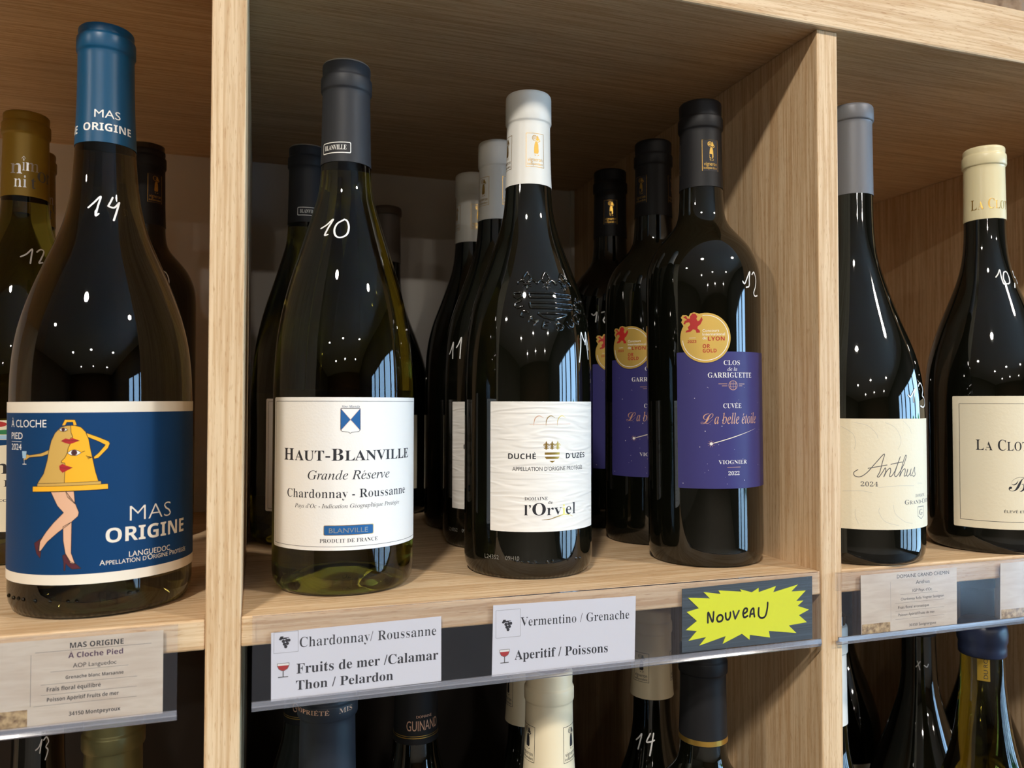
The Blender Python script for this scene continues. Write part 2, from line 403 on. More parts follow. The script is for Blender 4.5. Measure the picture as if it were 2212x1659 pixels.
# ------------------------------------------------------------------ things
def tag(o, label=None, cat=None, group=None, kind=None):
    for k, v in (('label', label), ('category', cat), ('group', group), ('kind', kind)):
        if v: o[k] = v
    return o
def empty(name, loc, rz=0, tilt=0):
    o = bpy.data.objects.new(name, None); COL.objects.link(o); o.location = loc; o.rotation_euler = (0, tilt, rz); o.empty_display_size = .05; return o
def copy_thing(src, loc, rz, label, caps_turn=0):
    def kids(a, c_):
        for k in list(a.children):
            if k.name.startswith('price_mark'): continue
            e = k.copy(); COL.objects.link(e); e.parent = c_; kids(k, e)
    c = src.copy(); COL.objects.link(c); c.location = (loc[0], loc[1], loc[2]+.0004); c.rotation_euler = (0, 0, rz); c['label'] = label
    for ch in list(src.children):
        if ch.name.startswith('price_mark'): continue
        d = ch.copy(); COL.objects.link(d); d.parent = c; kids(ch, d)
        if ch.name.startswith('capsule'): d.rotation_euler = (0, 0, caps_turn)
    return c

# ------------------------------------------------------------------ room
def struct(name, boxes, m):
    mb = MB()
    for a, b in boxes: mb.box(a, b, m)
    return tag(mb.build(name), kind='structure')
XL, XR, YN, YB = -8.0, 4.0, -12.0, .84
mb = MB(); mb.box((XL, -2.2, -.1), (XR, YB, 0), 'floor'); mb.box((XL, YN, -.1), (XR, -2.2, 0), 'bounce_floor')  # pale far part added to bounce light to the ceiling, near part kept dark
tag(mb.build('floor'), kind='structure')
struct('ceiling', [((XL, YN, CEIL), (XR, YB, CEIL+.1))], 'ceiling')
struct('wall_back', [((XL, YB, 0), (XR, YB+.1, CEIL))], 'stone')
struct('wall_left', [((XL-.1, YN, 0), (XL, YB, CEIL))], 'plaster')
struct('wall_front', [((XL, YN-.1, 0), (XR, YN, CEIL))], 'brown_wall')
WT, WB = 2.2, .25
panes = [(-4.6+i*1.02, -4.6+i*1.02+.86) for i in range(5)]
wall = [((XR, YN, 0), (XR+.1, YB, WB)), ((XR, YN, WT), (XR+.1, YB, CEIL)), ((XR, YN, WB), (XR+.1, panes[0][0], WT)), ((XR, panes[-1][1], WB), (XR+.1, YB, WT))]
for a, b in zip(panes[:-1], panes[1:]): wall.append(((XR, a[1], WB), (XR+.1, b[0], WT)))
struct('wall_right', wall, 'frame')
for i, (a, b) in enumerate(panes):
    struct('window_%d' % (i+1), [((XR+.04, a-.02, WB-.02), (XR+.046, b+.02, WT+.02))], 'pane')
    l = bpy.data.lights.new('window_portal', 'AREA'); l.shape = 'RECTANGLE'; l.size = b-a; l.size_y = WT-WB; l.cycles.is_portal = True
    o = bpy.data.objects.new('window_portal', l); COL.objects.link(o); o.location = (XR+.09, (a+b)/2, (WB+WT)/2); o.rotation_euler = (0, PI/2, 0); o.rotation_euler = (PI/2, 0, PI/2)
struct('ground', [((XR+.1, -30, -.2), (40, 25, -.1))], 'paving')
hb = MB()
for i in range(60):
    hb.ball((12+random.uniform(-.4, .4), -9+i*.35+random.uniform(-.1, .1), random.uniform(.2, .9)), random.uniform(.5, .75), 'hedge', (1, 1, random.uniform(.8, 1.3)), 8)
tag(hb.build('hedge'), 'clipped green hedge outside the shop windows', 'hedge')

# ------------------------------------------------------------------ shelving
ZS = CAMZ-.10319; ZB = CAMZ+.23516; ZT = CAMZ+.27236; TH = .01443; ZL = ZS-TH-.338
DIV = [(-.7325, -.7168), (-.0222, -.0061), (.3318, .3473), (.6860, .7017)]
YF = .400; YP = .796
shelving = empty('wine_shelving', (0, 0, 0))
tag(shelving, 'pale oak wall shelving divided into bottle compartments', 'shelving')
for a, b in DIV:
    mb = MB(); mb.box((a, YF, 0), (b, YP+.012, ZB), 'wood_z'); mb.build('divider', shelving, bevel=.0007)
mb = MB(); mb.box((-.7325, YF-.004, ZB), (.7017, YP+.012, ZT), 'wood_x'); mb.build('top_board', shelving, bevel=.0014)
for z in (ZS, ZL):
    for (a, b), (c, d) in zip(DIV[:-1], DIV[1:]):
        mb = MB(); mb.box((b, YF+.0008, z-TH), (c, YP, z), 'wood_x'); mb.build('shelf', shelving, bevel=.0009)
mb = MB(); mb.box((-.7325, YP, ZS-TH), (.7017, YP+.012, ZB), 'panel'); mb.build('back_panel', shelving)
mb = MB(); mb.box((-.7325, YP, 0), (.7017, YP+.012, ZS-TH), 'shaded_panel'); mb.build('back_panel', shelving)  # lower part coloured dark in place of the shade in these bays
mb = MB(); mb.box((.3278, YP-.004, ZS), (.3318, YP, ZB), 'strip'); mb.build('corner_strip', shelving)

# ------------------------------------------------------------------ bottle building
FOOT = [(0, 14), (12, 12), (24, 5), (31, 1.2)]
def glass_profile(body, contact, sig=5.5):
    """punt and heel, then the measured body up to the lip"""
    Rb = body[0][0]
    heel = [(contact-2.2, .5), (contact, 0), (contact+1.6, .35), (contact+(Rb-contact)*.62, 2.2), (contact+(Rb-contact)*.88, 5.0), (Rb, 9.5)]
    pr = pchip([(Rb, 9.5)]+[p for p in body if p[1] > 9.6], 2.5, sig)
    return FOOT+heel[:-1]+pr+[(body[-1][0]-1.5, body[-1][1]+.6), (0, body[-1][1]+.6)]
BODY = {
 'mas': ([(43, 9), (43.0, 104), (42.6, 118), (41.1, 133), (39, 143.5), (34.9, 157), (29.9, 170.5), (25.6, 180.5), (20.5, 193.5), (17.4, 206), (15.9, 216.5), (14.9, 231), (14.4, 240), (13.4, 268), (13.2, 297)], 38.5),
 'blan': ([(39.9, 9), (39.9, 100), (39.7, 112), (39.1, 125), (38.4, 135), (37.5, 143), (36.4, 150), (35.05, 157), (33.7, 163), (31.95, 170), (30.55, 175), (29.05, 180), (26.5, 188), (23.35, 198), (20.6, 207), (18.2, 215), (16.25, 222), (15.4, 226), (14.75, 232), (14.25, 240), (13.6, 270), (13.2, 297)], 35),
 'orv': ([(40.3, 9), (40.3, 112), (40.0, 124), (39.4, 137), (38.2, 150), (35.7, 163), (31.9, 175.7), (29.4, 182), (26.9, 188.5), (23.5, 197.7), (20.6, 205.5), (18.0, 213.6), (16.1, 222), (15.1, 230), (14.5, 240), (13.6, 268), (13.4, 296)], 35.5),
 'gar': ([(37.5, 9), (37.6, 176), (37.2, 188), (36.2, 194), (34.4, 199.5), (30.6, 207), (26.2, 212.4), (21.3, 217.8), (17.0, 223.5), (15.2, 230), (14.5, 240), (13.8, 262), (13.4, 303)], 33.5),
 'anth': ([(43.6, 9), (44, 94), (43.6, 105), (42.4, 118), (40.2, 130), (36.2, 143.2), (31.2, 156.1), (25.4, 172), (19.4, 191), (16.5, 201.7), (14.9, 211.8), (13.9, 230), (13.6, 250), (13.2, 304)], 38.5),
 'clot': ([(40.6, 9), (40.7, 108), (40.4, 118), (39.0, 132), (35.6, 146.5), (30.1, 163.5), (24.4, 178), (17.2, 198.5), (15.1, 209), (13.7, 224.5), (13.5, 240), (13.0, 288)], 35.5),
}
def caps_profile(rf, zb, H, lipz, ring=True, thick=.35, rlip=None):
    """foil sleeve over the neck: straight skirt, the lip of the bottle showing as a ring, rounded top"""
    rl = rlip or 14.7
    P = [(rf(zb)-.6, zb), (rf(zb)+thick, zb)]
    for q in np.linspace(zb+4, lipz-3, 10): P.append((rf(q)+thick, float(q)))
    rn = rf(lipz-3)+thick
    P += [(rn, lipz-1.2), (rn+.15, lipz-.5), (rl-.25, lipz), (rl, lipz+.7)]
    if ring:
        P += [(rl, lipz+7), (rl-.2, lipz+7.8), (rl-.85, lipz+8.5), (rl-.95, lipz+9.1), (rl-.8, H-2.2), (rl-1.0, H-1.0), (rl-1.7, H-.25), (rl-2.6, H)]
    else:
        P += [(rl-.1, H-3), (rl-.35, H-1.4), (rl-1.0, H-.5), (rl-2.2, H)]
    P += [(rl-3.0, H-.05), (0, H-.1)]
    return P
PROF = {k: glass_profile(*b, sig={'gar': 2.5, 'blan': 2.5}.get(k, 5.5)) for k, b in BODY.items()}
RF = {k: rfun(p_) for k, p_ in PROF.items()}
def glass(kind, m, parent, dots=(), seg=120, name='glass_bottle'):
    mb = MB(); mb.lathe(PROF[kind], m, 320 if dots else seg, knurl=.28 if dots else 0)
    for u, z in dots:
        r = RF[kind](z); a = u/r; mb.ball(((r-.1)*math.sin(a)/1000, -(r-.1)*math.cos(a)/1000, z/1000), .0010, m, n=8)
    return mb.build(name, parent, sharp=50)
def capsule(kind, m, parent, zb, H, lipz, ring=True, prints=(), top=None, rlip=None, bands=(), thick=.35):
    mb = MB(); rf = RF[kind]; P = caps_profile(rf, zb, H, lipz, ring, thick, rlip); mb.lathe(P, m, 72)
    sr = lambda v: float(np.interp(v, [q[1] for q in P[1:-2]], [q[0] for q in P[1:-2]]))
    fn = on_cyl(15.0, sr)
    for sh, mm_ in prints: put(mb, sh, mm_, fn, .06, 2.0, 4.0)
    for z0, z1, mm_ in bands:
        mb.lathe([(sr(z0)+.05, z0), (sr(z0)+.12, z0), (sr(z1)+.12, z1), (sr(z1)+.05, z1)], mm_, 72)
    if top: mb.lathe([(11.2, H+.02), (0, H+.03)], top, 48)
    return mb.build('capsule', parent, sharp=40)
def body_of(t_): return next(c for c in t_.children if c.name.startswith('glass_bottle'))
def mark(kind, parent, Rref, strokes, wd=1.5, m='paint'):
    mb = MB(); fn = on_cyl(Rref, RF[kind])
    for s_ in strokes: put(mb, stroke(s_, wd, smooth=len(s_) > 2), m, fn, .22, 2.0, 3.0)
    o = mb.build('price_mark', body_of(parent)); tag(o, 'white handwritten price number'); return o
def paper_label(name, parent, base, fn, prints, off=.18, **kw):
    mb = MB()
    for sh, m in base: put(mb, sh, m, fn, off, 2.0, **kw)
    for i, it in enumerate(prints):
        sh, m = it[0], it[1]; lay = it[2] if len(it) > 2 else 1
        put(mb, sh, m, fn, off+.03*lay+.002, 2.0, **kw)
    return mb.build(name, parent)
def emblem(cu, cv, w_, h_, line, fig, back=None):
    """framed grower's emblem: figure with a barrel on the shoulder above two lines of lettering"""
    u0, v0 = cu-w_/2, cv-h_/2; X = lambda a: u0+a*w_; Y = lambda b: v0+b*h_
    P = []
    if back: P.append((rect(u0, v0, u0+w_, v0+h_), back))
    P.append((frame(u0, v0, u0+w_, v0+h_, .28), line))
    P.append((poly([(X(.44), Y(.40)), (X(.64), Y(.40)), (X(.68), Y(.46)), (X(.66), Y(.66)), (X(.60), Y(.76)), (X(.50), Y(.76)), (X(.45), Y(.66)), (X(.42), Y(.46))]), fig))
    P.append((disc(X(.62), Y(.82), .075*w_, .045*h_, 12), fig))
    P.append((poly([(X(.55), Y(.86)), (X(.69), Y(.86)), (X(.63), Y(.94))]), fig))
    P.append((stroke(disc(X(.46), Y(.86), .13*w_, .075*h_, 18)[0], .3, close=True), fig))
    for k in (-.03, 0.0, .03): P.append((stroke([(X(.35), Y(.86+k)), (X(.56), Y(.86+k))], .25), fig))
    P.append((stroke([(X(.64), Y(.74)), (X(.76), Y(.78)), (X(.70), Y(.84))], .45), fig))
    P.append((stroke([(X(.46), Y(.36)), (X(.52), Y(.34))], .4), fig)); P.append((stroke([(X(.62), Y(.34)), (X(.68), Y(.36))], .4), fig))
    P.append((text('vigneron', 'sans', X(.10), X(.90), Y(.17), .115*h_), line))
    P.append((text('indépendant', 'sansm', X(.08), X(.92), Y(.06), .075*h_), line))
    return P
def emblems(n_, cu, cv, w_, h_, line, fig, back=None):
    P = []
    for k in range(n_): P += emblem(cu+k*2*PI*15.0/n_, cv, w_, h_, line, fig, back)
    return P
BOT = 'bottle'
def bottle(name, x, y, label, group=None, rz=0, tilt=0, z=None):
    o = empty(name, (x, y, (ZS if z is None else z)+.0004+abs(tilt)*.04), rz, tilt); return tag(o, label, BOT, group)
#--BOTTLES--
# ------------------------------------------------------------------ upper shelf, left compartment
b = bottle('wine_bottle', -.0756, .4592, 'dark bottle with blue capsule and blue label of a yellow bell on two legs', tilt=math.radians(-.45))
glass('mas', 'brown_glass', b, [(-46.7, 9), (-40.4, 8.8), (-35.7, 9.1), (-31.9, 9), (-24.4, 8.9), (-16.4, 8.9), (-8.2, 8.8), (-4.3, 8.7), (18.3, 10.2), (22.5, 10.1)])
capsule('mas', 'blue_caps', b, 237, 300.5, 287, prints=[(text('MAS', 'sans', -3.4, 9.7, 249.8, 4.1), 'white'), (text('ORIGINE', 'sb', -9.4, 16.3, 242.9, 4.0), 'white'),
        (text('MAS', 'sans', -43, -30, 249.8, 4.1), 'white'), (text('ORIGINE', 'sb', -39.8, -14.2, 242.0, 4.2), 'white')], rlip=14.3)
fn = on_cyl(43.2)
U = [((-8.9, 91.8), (-11.8, 90.9), (-14.3, 88.3), (-16.1, 84.6), (-17.2, 80.2), (-18.1, 75), (-19.8, 69.1), (-22.7, 65), (-23.2, 63.5))][0]
SPLIT = [(-7.2, 91.8), (-7.0, 88.3), (-6.2, 86.3), (-7.4, 85.7), (-7.3, 83.2), (-8.2, 81.3), (-8.7, 78.7), (-9.75, 76.5), (-11.15, 75.1), (-11.35, 74.3), (-9.7, 74.1), (-9.5, 72.8), (-9.65, 69.5), (-9.9, 64)]
RB = [(5.9, 63.5), (5.5, 65.1), (4.7, 65.3), (3.5, 69.6), (2.45, 74.9), (1.4, 80.1), (.5, 85.3), (-.7, 88.6), (-2.7, 90.9), (-5.5, 91.8)]
LEFT = list(U)+list(reversed(SPLIT)); RIGHT = RB+SPLIT
ARMR = [(-.7, 88.3), (4.6, 86.1), (8.9, 84.0), (9.5, 82.9), (8.7, 80.7), (4.75, 76.3), (2.9, 75.7), (2.7, 76.7), (4.7, 78.5), (7.6, 82.3), (4.6, 84.1), (.1, 86.2)]
ARML = [(-17.2, 80.35), (-21.2, 78.7), (-28, 77.7), (-29.6, 78.2), (-31.4, 76.6), (-32.2, 75.3), (-30, 75.5), (-28, 76.7), (-20.8, 77.3), (-17.6, 78.3)]
LEG1 = [(-16.1, 60.5), (-9.2, 60.7), (-4.9, 54.7), (-3.4, 50.6), (-3.85, 48.8), (-8.2, 44.8), (-12.4, 41.6), (-17.6, 37.1), (-20.8, 33), (-22, 32.2), (-21.5, 37), (-18.5, 41.5), (-14.7, 46), (-10.1, 50.7), (-13, 54)]
LEG2 = [(-9.2, 60.7), (-5.6, 60.7), (-5.1, 54.7), (-8.4, 58)]
LEG3 = [(-10.3, 44.1), (-6.5, 46.3), (-6.6, 36.7), (-6.66, 31.6), (-4.9, 26.4), (-7, 27.0), (-9.1, 30.9), (-10.2, 37.5)]
SH1 = [(-24.6, 36.2), (-20.1, 39.05), (-21.6, 37), (-22.5, 32.9), (-20.9, 32.3), (-21.4, 29.3), (-23.3, 31.4), (-24.1, 34.3)]
SH2 = [(-10.5, 30.5), (-9.1, 31.3), (-7.0, 27.6), (-4.5, 26.4), (-2.4, 24.2), (-6.2, 24.05), (-8, 25.7), (-9.0, 26.9), (-9.3, 23.5), (-9.8, 23.5), (-9.9, 27.2)]
P = []
for s_, m_ in ((LEG2, 'skin'), (LEG3, 'skin'), (LEG1, 'skin'), (SH1, 'shoe'), (SH2, 'shoe'), (ARML, 'ochre'), (LEFT, 'ochre'), (RIGHT, 'yellow'), (ARMR, 'yellow')):
    P.append((poly(s_), m_, 1 if m_ != 'yellow' else 2)); P.append((stroke(s_, .22, close=True), 'line', 3))
P += [(poly([(-11.1, 91.9), (-9.8, 94.6), (-5.4, 94.5), (-4.5, 92), (-6.0, 91.9), (-6.3, 93.4), (-8.9, 93.4), (-9.6, 91.9)]), 'yellow', 2),
      (stroke([(-11.1, 91.9), (-9.8, 94.6), (-5.4, 94.5), (-4.5, 92)], .2), 'line', 3), (stroke([(-9.6, 91.9), (-8.9, 93.4), (-6.3, 93.4), (-6.0, 91.9)], .2), 'line', 3),
      (poly([(-23.2, 62.9), (-23.1, 64.4), (5.9, 65.1), (5.9, 63.4)]), 'ochre', 4), (stroke([(-23.2, 62.9), (-23.1, 64.4), (5.9, 65.1), (5.9, 63.4)], .2), 'line', 5),
      (poly([(-25.7, 63), (8.8, 63.7), (8.9, 61.2), (-25.7, 60.5)]), 'yellow', 6), (stroke([(-25.7, 63), (8.8, 63.7), (8.9, 61.2), (-25.7, 60.5)], .2, close=True), 'line', 7),
      (poly([(-11.5, 84.5), (-9.5, 85.75), (-7.8, 85.3), (-6.4, 85.9), (-3.3, 84.6), (-6, 83.5), (-7.75, 83), (-9.9, 83.7)]), 'lip', 4), (stroke([(-11.5, 84.5), (-7.8, 84.6), (-3.3, 84.6)], .15), 'line', 5),
      (poly([(-12.2, 72.8), (-10.8, 73.7), (-9.35, 73), (-6.2, 71.9), (-8.6, 70.6), (-10.7, 69.5), (-12, 71)]), 'lip', 4), (stroke([(-12, 71.9), (-9.5, 71.7), (-6.2, 71.9)], .15), 'line', 5)]
for eu, ev, ew, eh in ((-10.5, 89.8, 2.0, .95), (-5.6, 78.8, 3.1, 1.55)):
    E_ = [(eu-ew, ev), (eu-ew*.4, ev+eh*.8), (eu+ew*.1, ev+eh), (eu+ew*.6, ev+eh*.6), (eu+ew, ev), (eu+ew*.3, ev-eh*.8), (eu-ew*.4, ev-eh*.7)]
    P += [(poly(E_), 'white', 4), (disc(eu, ev+.1, eh*.85), 'shoe', 5), (disc(eu, ev+.1, eh*.4), 'line', 6), (stroke(E_, .2, close=True), 'line', 6)]
P += [(stroke([(-2.4, 79.1), (-1.0, 79.6)], .2), 'line', 5)]
for a in range(4): P.append((stroke([(2.6, 76.3+.2*a), (-.6+.3*a, 77.4-.55*a)], .18), 'line', 5))
P += [(poly([(-33, 79.6), (-29.8, 79.6), (-30.3, 76.2), (-32.5, 76.2)]), 'pale_blue', 4), (stroke([(-31.4, 76.2), (-31.3, 73.6)], .2), 'white', 4), (stroke([(-32.4, 73.4), (-30, 73.4)], .35), 'white', 4)]
P += [(text('À CLOCHE', 'sans', -43.4, -18.6, 91.0, 3.5), 'white'), (text('PIED', 'sans', -43.1, -32.8, 85.3, 3.1), 'white'), (rect(-43, 83.95, -33.7, 84.15), 'white'), (text('2024', 'sans', -42.9, -33.6, 80.1, 2.9), 'white'),
      (text('MAS', 'sansl', 18.4, 40.4, 44.9, 7.2), 'cream'), (text('ORIGINE', 'sb', 7.9, 51.1, 35.4, 6.9), 'cream'), (text('LANGUEDOC', 'sans', 18.1, 39.9, 27.6, 2.6), 'cream'),
      (smallcaps("APPELLATION D'ORIGINE PROTÉGÉE", 'sans', 5.4, 53.1, 24.9, 2.5), 'cream')]
paper_label('label', b, [(rect(-66, 21.4, 80, 97.9), 'navy'), (rect(-66, 97.9, 80, 103.1), 'cream'), (rect(-66, 16.6, 80, 21.4), 'cream')], fn, P)
mark('mas', b, 17.2, [[(-4.6, 201.7), (-2.2, 204.6), (.6, 207.9), (-.4, 203), (-1.1, 197.6), (0, 198.6)], [(6.0, 208.0), (5.0, 205.6), (3.9, 203.1)], [(3.9, 203.1), (6.4, 202.6), (8.7, 205.4)], [(9.0, 205.8), (7.4, 200.5), (6.0, 195.7)]], .85)

b = bottle('wine_bottle', -.152, .6092, 'olive bottle with old gold capsule marked 12, cut by the left edge of the picture', 'gold-capsuled bottles in the left compartment')
NIM = b
glass('blan', 'dark_olive_glass', b)
capsule('blan', 'gold_caps', b, 241.5, 300, 285, prints=[(text('n', 'serif', -6.2, 1.4, 256.3, 9.6), 'silver'), (text('î', 'serif', 1.0, 3.6, 258.5, 8.2), 'silver'), (text('m', 'serif', 3.4, 12.0, 258.6, 8.2), 'silver'),
        (text('ni', 'serif', -3.6, 4.2, 247.2, 8.0), 'silver'), (text('t', 'serif', 7.0, 10.0, 247.0, 8.2), 'grey_ink'), (text('o', 'serif', 11.0, 18.0, 252.9, 9.6), 'grey_ink'), (text('r', 'serif', 18.6, 22.5, 252.9, 9.6), 'grey_ink')])
P = [(text('n', 'serif', -5.6, 3.2, 57.9, 9.2), 'black'), (text('r', 'serif', .8, 5.6, 49.8, 6.0), 'black'), (text('co', 'sansm', -2.0, 3.0, 40.4, 2.2), 'black'),
     (disc(-4, 89.2, 6, 1.9), 'red', 2), (disc(6, 90, 3, 1.4), 'leaf', 3), (poly([(-14, 84.5), (4, 86.0), (9, 85.4), (9, 82.6), (-14, 82.8)]), 'leaf', 1), (poly([(-14, 82.4), (9, 82.2), (9, 79.6), (-14, 79.8)]), 'pale_blue', 1), (poly([(-14, 79.4), (9, 79.2), (5, 76.4), (-3, 75.6), (-14, 77)]), 'navy', 1)]
paper_label('label', b, [(rect(-38, 21.3, 38, 91.7, 1.2), 'ivory_paper')], on_cyl(40.1), P)
mark('blan', b, 24, [[(3.7, 198.9), (7, 201), (10.8, 204.9), (10.0, 200), (9.2, 194.9)], [(13.7, 203.3), (16.5, 205.4), (18.7, 204.3), (16, 199), (14.3, 195.8), (16.5, 196.3), (19.5, 195.3)]], .95)
copy_thing(NIM, (-.1675, .698, ZS), .5, 'olive bottle with old gold capsule hidden behind the one marked 12')

b = bottle('wine_bottle', -.0838, .6645, 'black-capsuled square-shouldered bottle in shadow behind the blue-labelled bottle')
glass('gar', 'black_glass', b)
capsule('gar', 'black_caps', b, 240, 298+2, 286, prints=emblems(3, 9.5, 268, 12.5, 22, 'gold', 'gold', 'black'))
mark('gar', b, 37.6, [[(17, 196), (18, 200), (20, 201.5), (22, 199), (22.5, 194), (21, 190)]], .95)

# ------------------------------------------------------------------ upper shelf, middle compartment
b = bottle('wine_bottle', .0487, .4623, 'front olive glass bottle with charcoal capsule and white label with blue shield', 'charcoal-capsuled bottles with white shield labels')
BLAN = b
glass('blan', 'olive_glass', b)
PL = [(rect(-17.4, 245.2, 1.3, 251.7, .9), 'white'), (rect(-16.9, 245.75, .8, 251.15, .6), 'black'), (text('BLANVILLE', 'serifb', -15.4, -1.4, 247.2, 2.7), 'white')]
PRN = []
mb = MB(); rf = RF['blan']; Pc = caps_profile(rf, 240.5, 300.5, 284); mb.lathe(Pc, 'dark_caps', 72)
sr = lambda v: float(np.interp(v, [q[1] for q in Pc[1:-2]], [q[0] for q in Pc[1:-2]]))
for i, (sh, m_) in enumerate(PL): put(mb, sh, m_, on_cyl(14.7, sr), .05+.05*i, 2, 4)
mb.lathe([(13.55, 299.3), (13.75, 299.5), (13.3, 300.3), (12.9, 300.6)], 'silver', 72)
mb.build('capsule', b, sharp=40)
fn = on_cyl(40.1)
P = [(frame(-50.0, 26.7, 50.2, 104.0, .22), 'black'), (text('Sine Macula', 'ital', -5.6, 3.8, 100.4, 1.3), 'navy'),
     (poly([(-6.1, 100), (-6.1, 88.9), (-5.5, 87.9), (-1.9, 87.4), (-1.1, 86.7), (-.3, 87.3), (3.5, 87.7), (4.2, 88.8), (4.1, 100)]), 'white', 1),
     (poly([(-6.1, 100), (-1, 93.9), (-6.1, 88.2)]), 'blue', 2), (poly([(4.1, 100), (-1, 93.9), (4.2, 88.2)]), 'blue', 2),
     (stroke([(-6.1, 100), (4.2, 88.2)], .16), 'copper', 3), (stroke([(4.1, 100), (-6.1, 88.2)], .16), 'copper', 3),
     (stroke([(-6.1, 100), (-6.1, 88.9), (-5.5, 87.9), (-1.9, 87.4), (-1.1, 86.7), (-.3, 87.3), (3.5, 87.7), (4.2, 88.8), (4.1, 100)], .22, close=True), 'line', 3),
     (smallcaps('HAUT-BLANVILLE', 'serifb', -40.3, 38.9, 72.3, 6.3, .84, .07), 'black'), (text('Grande Réserve', 'ital', -23.7, 21.8, 62.3, 4.7), 'black'),
     (text('Chardonnay - Roussanne', 'serif', -37.5, 35.1, 52.6, 4.5), 'black'), (text("Pays d’Oc - Indication Géographique Protégée", 'ital', -31.8, 29.5, 47.2, 2.15), 'black'),
     (rect(-14.6, 32.8, 11.9, 38.1, .7), 'gold', 1), (rect(-14.3, 33.1, 11.6, 37.8, .6), 'blue', 2), (text('BLANVILLE', 'sans', -11.8, 8.7, 34.1, 2.5), 'silver', 3),
     (text('PRODUIT DE FRANCE', 'serif', -16.7, 14.4, 29.0, 1.95), 'black')]
paper_label('label', b, [(rect(-52.2, 24.8, 52.2, 106.0, 1.2), 'white_paper')], fn, P)
paper_label('back_label', b, [(rect(126-48, 30, 126+48, 110), 'white_paper')], fn, [])
mark('blan', b, 18, [[(-13.2, 200.4), (-10.5, 202.4), (-7.8, 205.5), (-9.6, 200.5), (-10.7, 196.3), (-9.4, 196.5)], [(-3.0, 205.1), (-5.6, 203), (-6.7, 199.5), (-6.0, 195.8), (-4.0, 194.6), (-1.4, 196.6), (-.5, 201), (-1.2, 204.6), (-2.6, 205.6)]], .85)
o = copy_thing(BLAN, (.0360, .6220, ZS), .49, 'charcoal-capsuled olive bottle behind the blue-shield bottle, close to the left post', .12)

b = bottle('wine_bottle', .1180, .7520, 'dim slim-necked bottle with plain grey-brown capsule standing against the back panel')
glass('clot', 'black_glass', b)
capsule('clot', 'dim_caps', b, 238, 292, 284, ring=False)
paper_label('label', b, [(rect(-40, 24, 26, 92), 'ivory_paper')], on_cyl(40.8), [(text('es', 'serif', 8, 14, 62, 4), 'black')])

b = bottle('wine_bottle', .1642, .4682, 'front white-capsuled dark bottle with embossed crest and cream woodgrain label', 'white-capsuled dark bottles in the middle compartment')
ORV = b
DOTS = [(-20.6, 10.9), (-17, 10.8), (-13.5, 10.7), (-9.5, 10.6), (-2.2, 10.7), (.8, 10.8), (11.7, 10.8), (18.3, 10.7), (21.8, 10.4)]
glass('orv', 'black_glass', b, DOTS)
capsule('orv', 'white_caps', b, 239.5, 299.5, 280.5, ring=False, prints=emblems(4, -.3, 260.8, 12.8, 21.5, 'gold', 'gold'))
fn = on_cyl(40.5)
def fleur(cu, cv, w_, h_):
    X = lambda a: cu+a*w_; Y = lambda b_: cv+b_*h_
    return [poly([(X(0), Y(1)), (X(.18), Y(.72)), (X(.10), Y(.42)), (X(-.10), Y(.42)), (X(-.18), Y(.72))]), stroke([(X(.08), Y(.44)), (X(.30), Y(.66)), (X(.48), Y(.56)), (X(.42), Y(.44))], .14*w_), stroke([(X(-.08), Y(.44)), (X(-.30), Y(.66)), (X(-.48), Y(.56)), (X(-.42), Y(.44))], .14*w_),
            rect(X(-.34), Y(.34), X(.34), Y(.42)), poly([(X(-.12), Y(.34)), (X(.12), Y(.34)), (X(.2), Y(.06)), (X(0), Y(0)), (X(-.2), Y(.06))]), stroke([(X(.08), Y(.32)), (X(.30), Y(.14)), (X(.44), Y(.2))], .12*w_), stroke([(X(-.08), Y(.32)), (X(-.30), Y(.14)), (X(-.44), Y(.2))], .12*w_)]
P = []
for a, m_ in ((-10.3, 'copper'), (-3.1, 'gold'), (4.0, 'gold')):
    P.append((stroke([(a, 89.9), (a+.1, 92.0), (a+.7, 94.0), (a+2.0, 95.3), (a+3.6, 95.5), (a+5.6, 94.4)], .5, smooth=True, taper=True), m_))
P.append((stroke([(-12.8, 90.7), (13.2, 90.7)], .22), 'copper'))
for k in range(3):
    for s_ in fleur(-2.95+k*3.6, 75.8, 3.2, 5.2): P.append((s_, 'gold'))
P += [(rect(-3.9, 72.85, 5.45, 74.2), 'gold'), (poly([(-3.9, 71.65), (5.45, 71.65), (4.5, 70.35), (-3.0, 70.35)]), 'gold'), (poly([(-1.1, 69.25), (2.6, 69.25), (.7, 68.1)]), 'gold'),
      (text('DUCHÉ', 'sb', -25.5, -9.1, 70.4, 3.2), 'black'), (text("D’UZÈS", 'sb', 9.8, 26.4, 70.4, 3.1), 'black'), (text("APPELLATION D'ORIGINE PROTÉGÉE", 'sansm', -22.9, 23.8, 63.5, 2.3), 'black'),
      (text('DOMAINE', 'serif', -15.7, -2.0, 46.4, 1.9), 'black'), (text('de', 'serif', -1.85, 1.1, 44.2, 1.75), 'black'), (text('l’', 'serifb', -16, -12.0, 37.7, 6.0), 'black'), (text('O', 'serifb', -11.2, -3.2, 37.7, 7.0), 'black'),
      (text('rv', 'serif', -2.6, 6.9, 37.6, 6.2), 'black'), (text('i', 'serif', 7.3, 9.6, 37.4, 6.0), 'gold'), (text('el', 'serif', 9.9, 17.2, 37.6, 6.6), 'black'),
      (stroke([(-5.6, 35), (-1, 35.2), (3, 36.3), (8.6, 37.6), (12, 37.2), (15.1, 36)], .55, smooth=True, taper=True), 'gold')]
paper_label('label', b, [(rect(-37.2, 28.0, 38.2, 104.0, .5), 'grain_paper')], fn, P)
mb = MB()
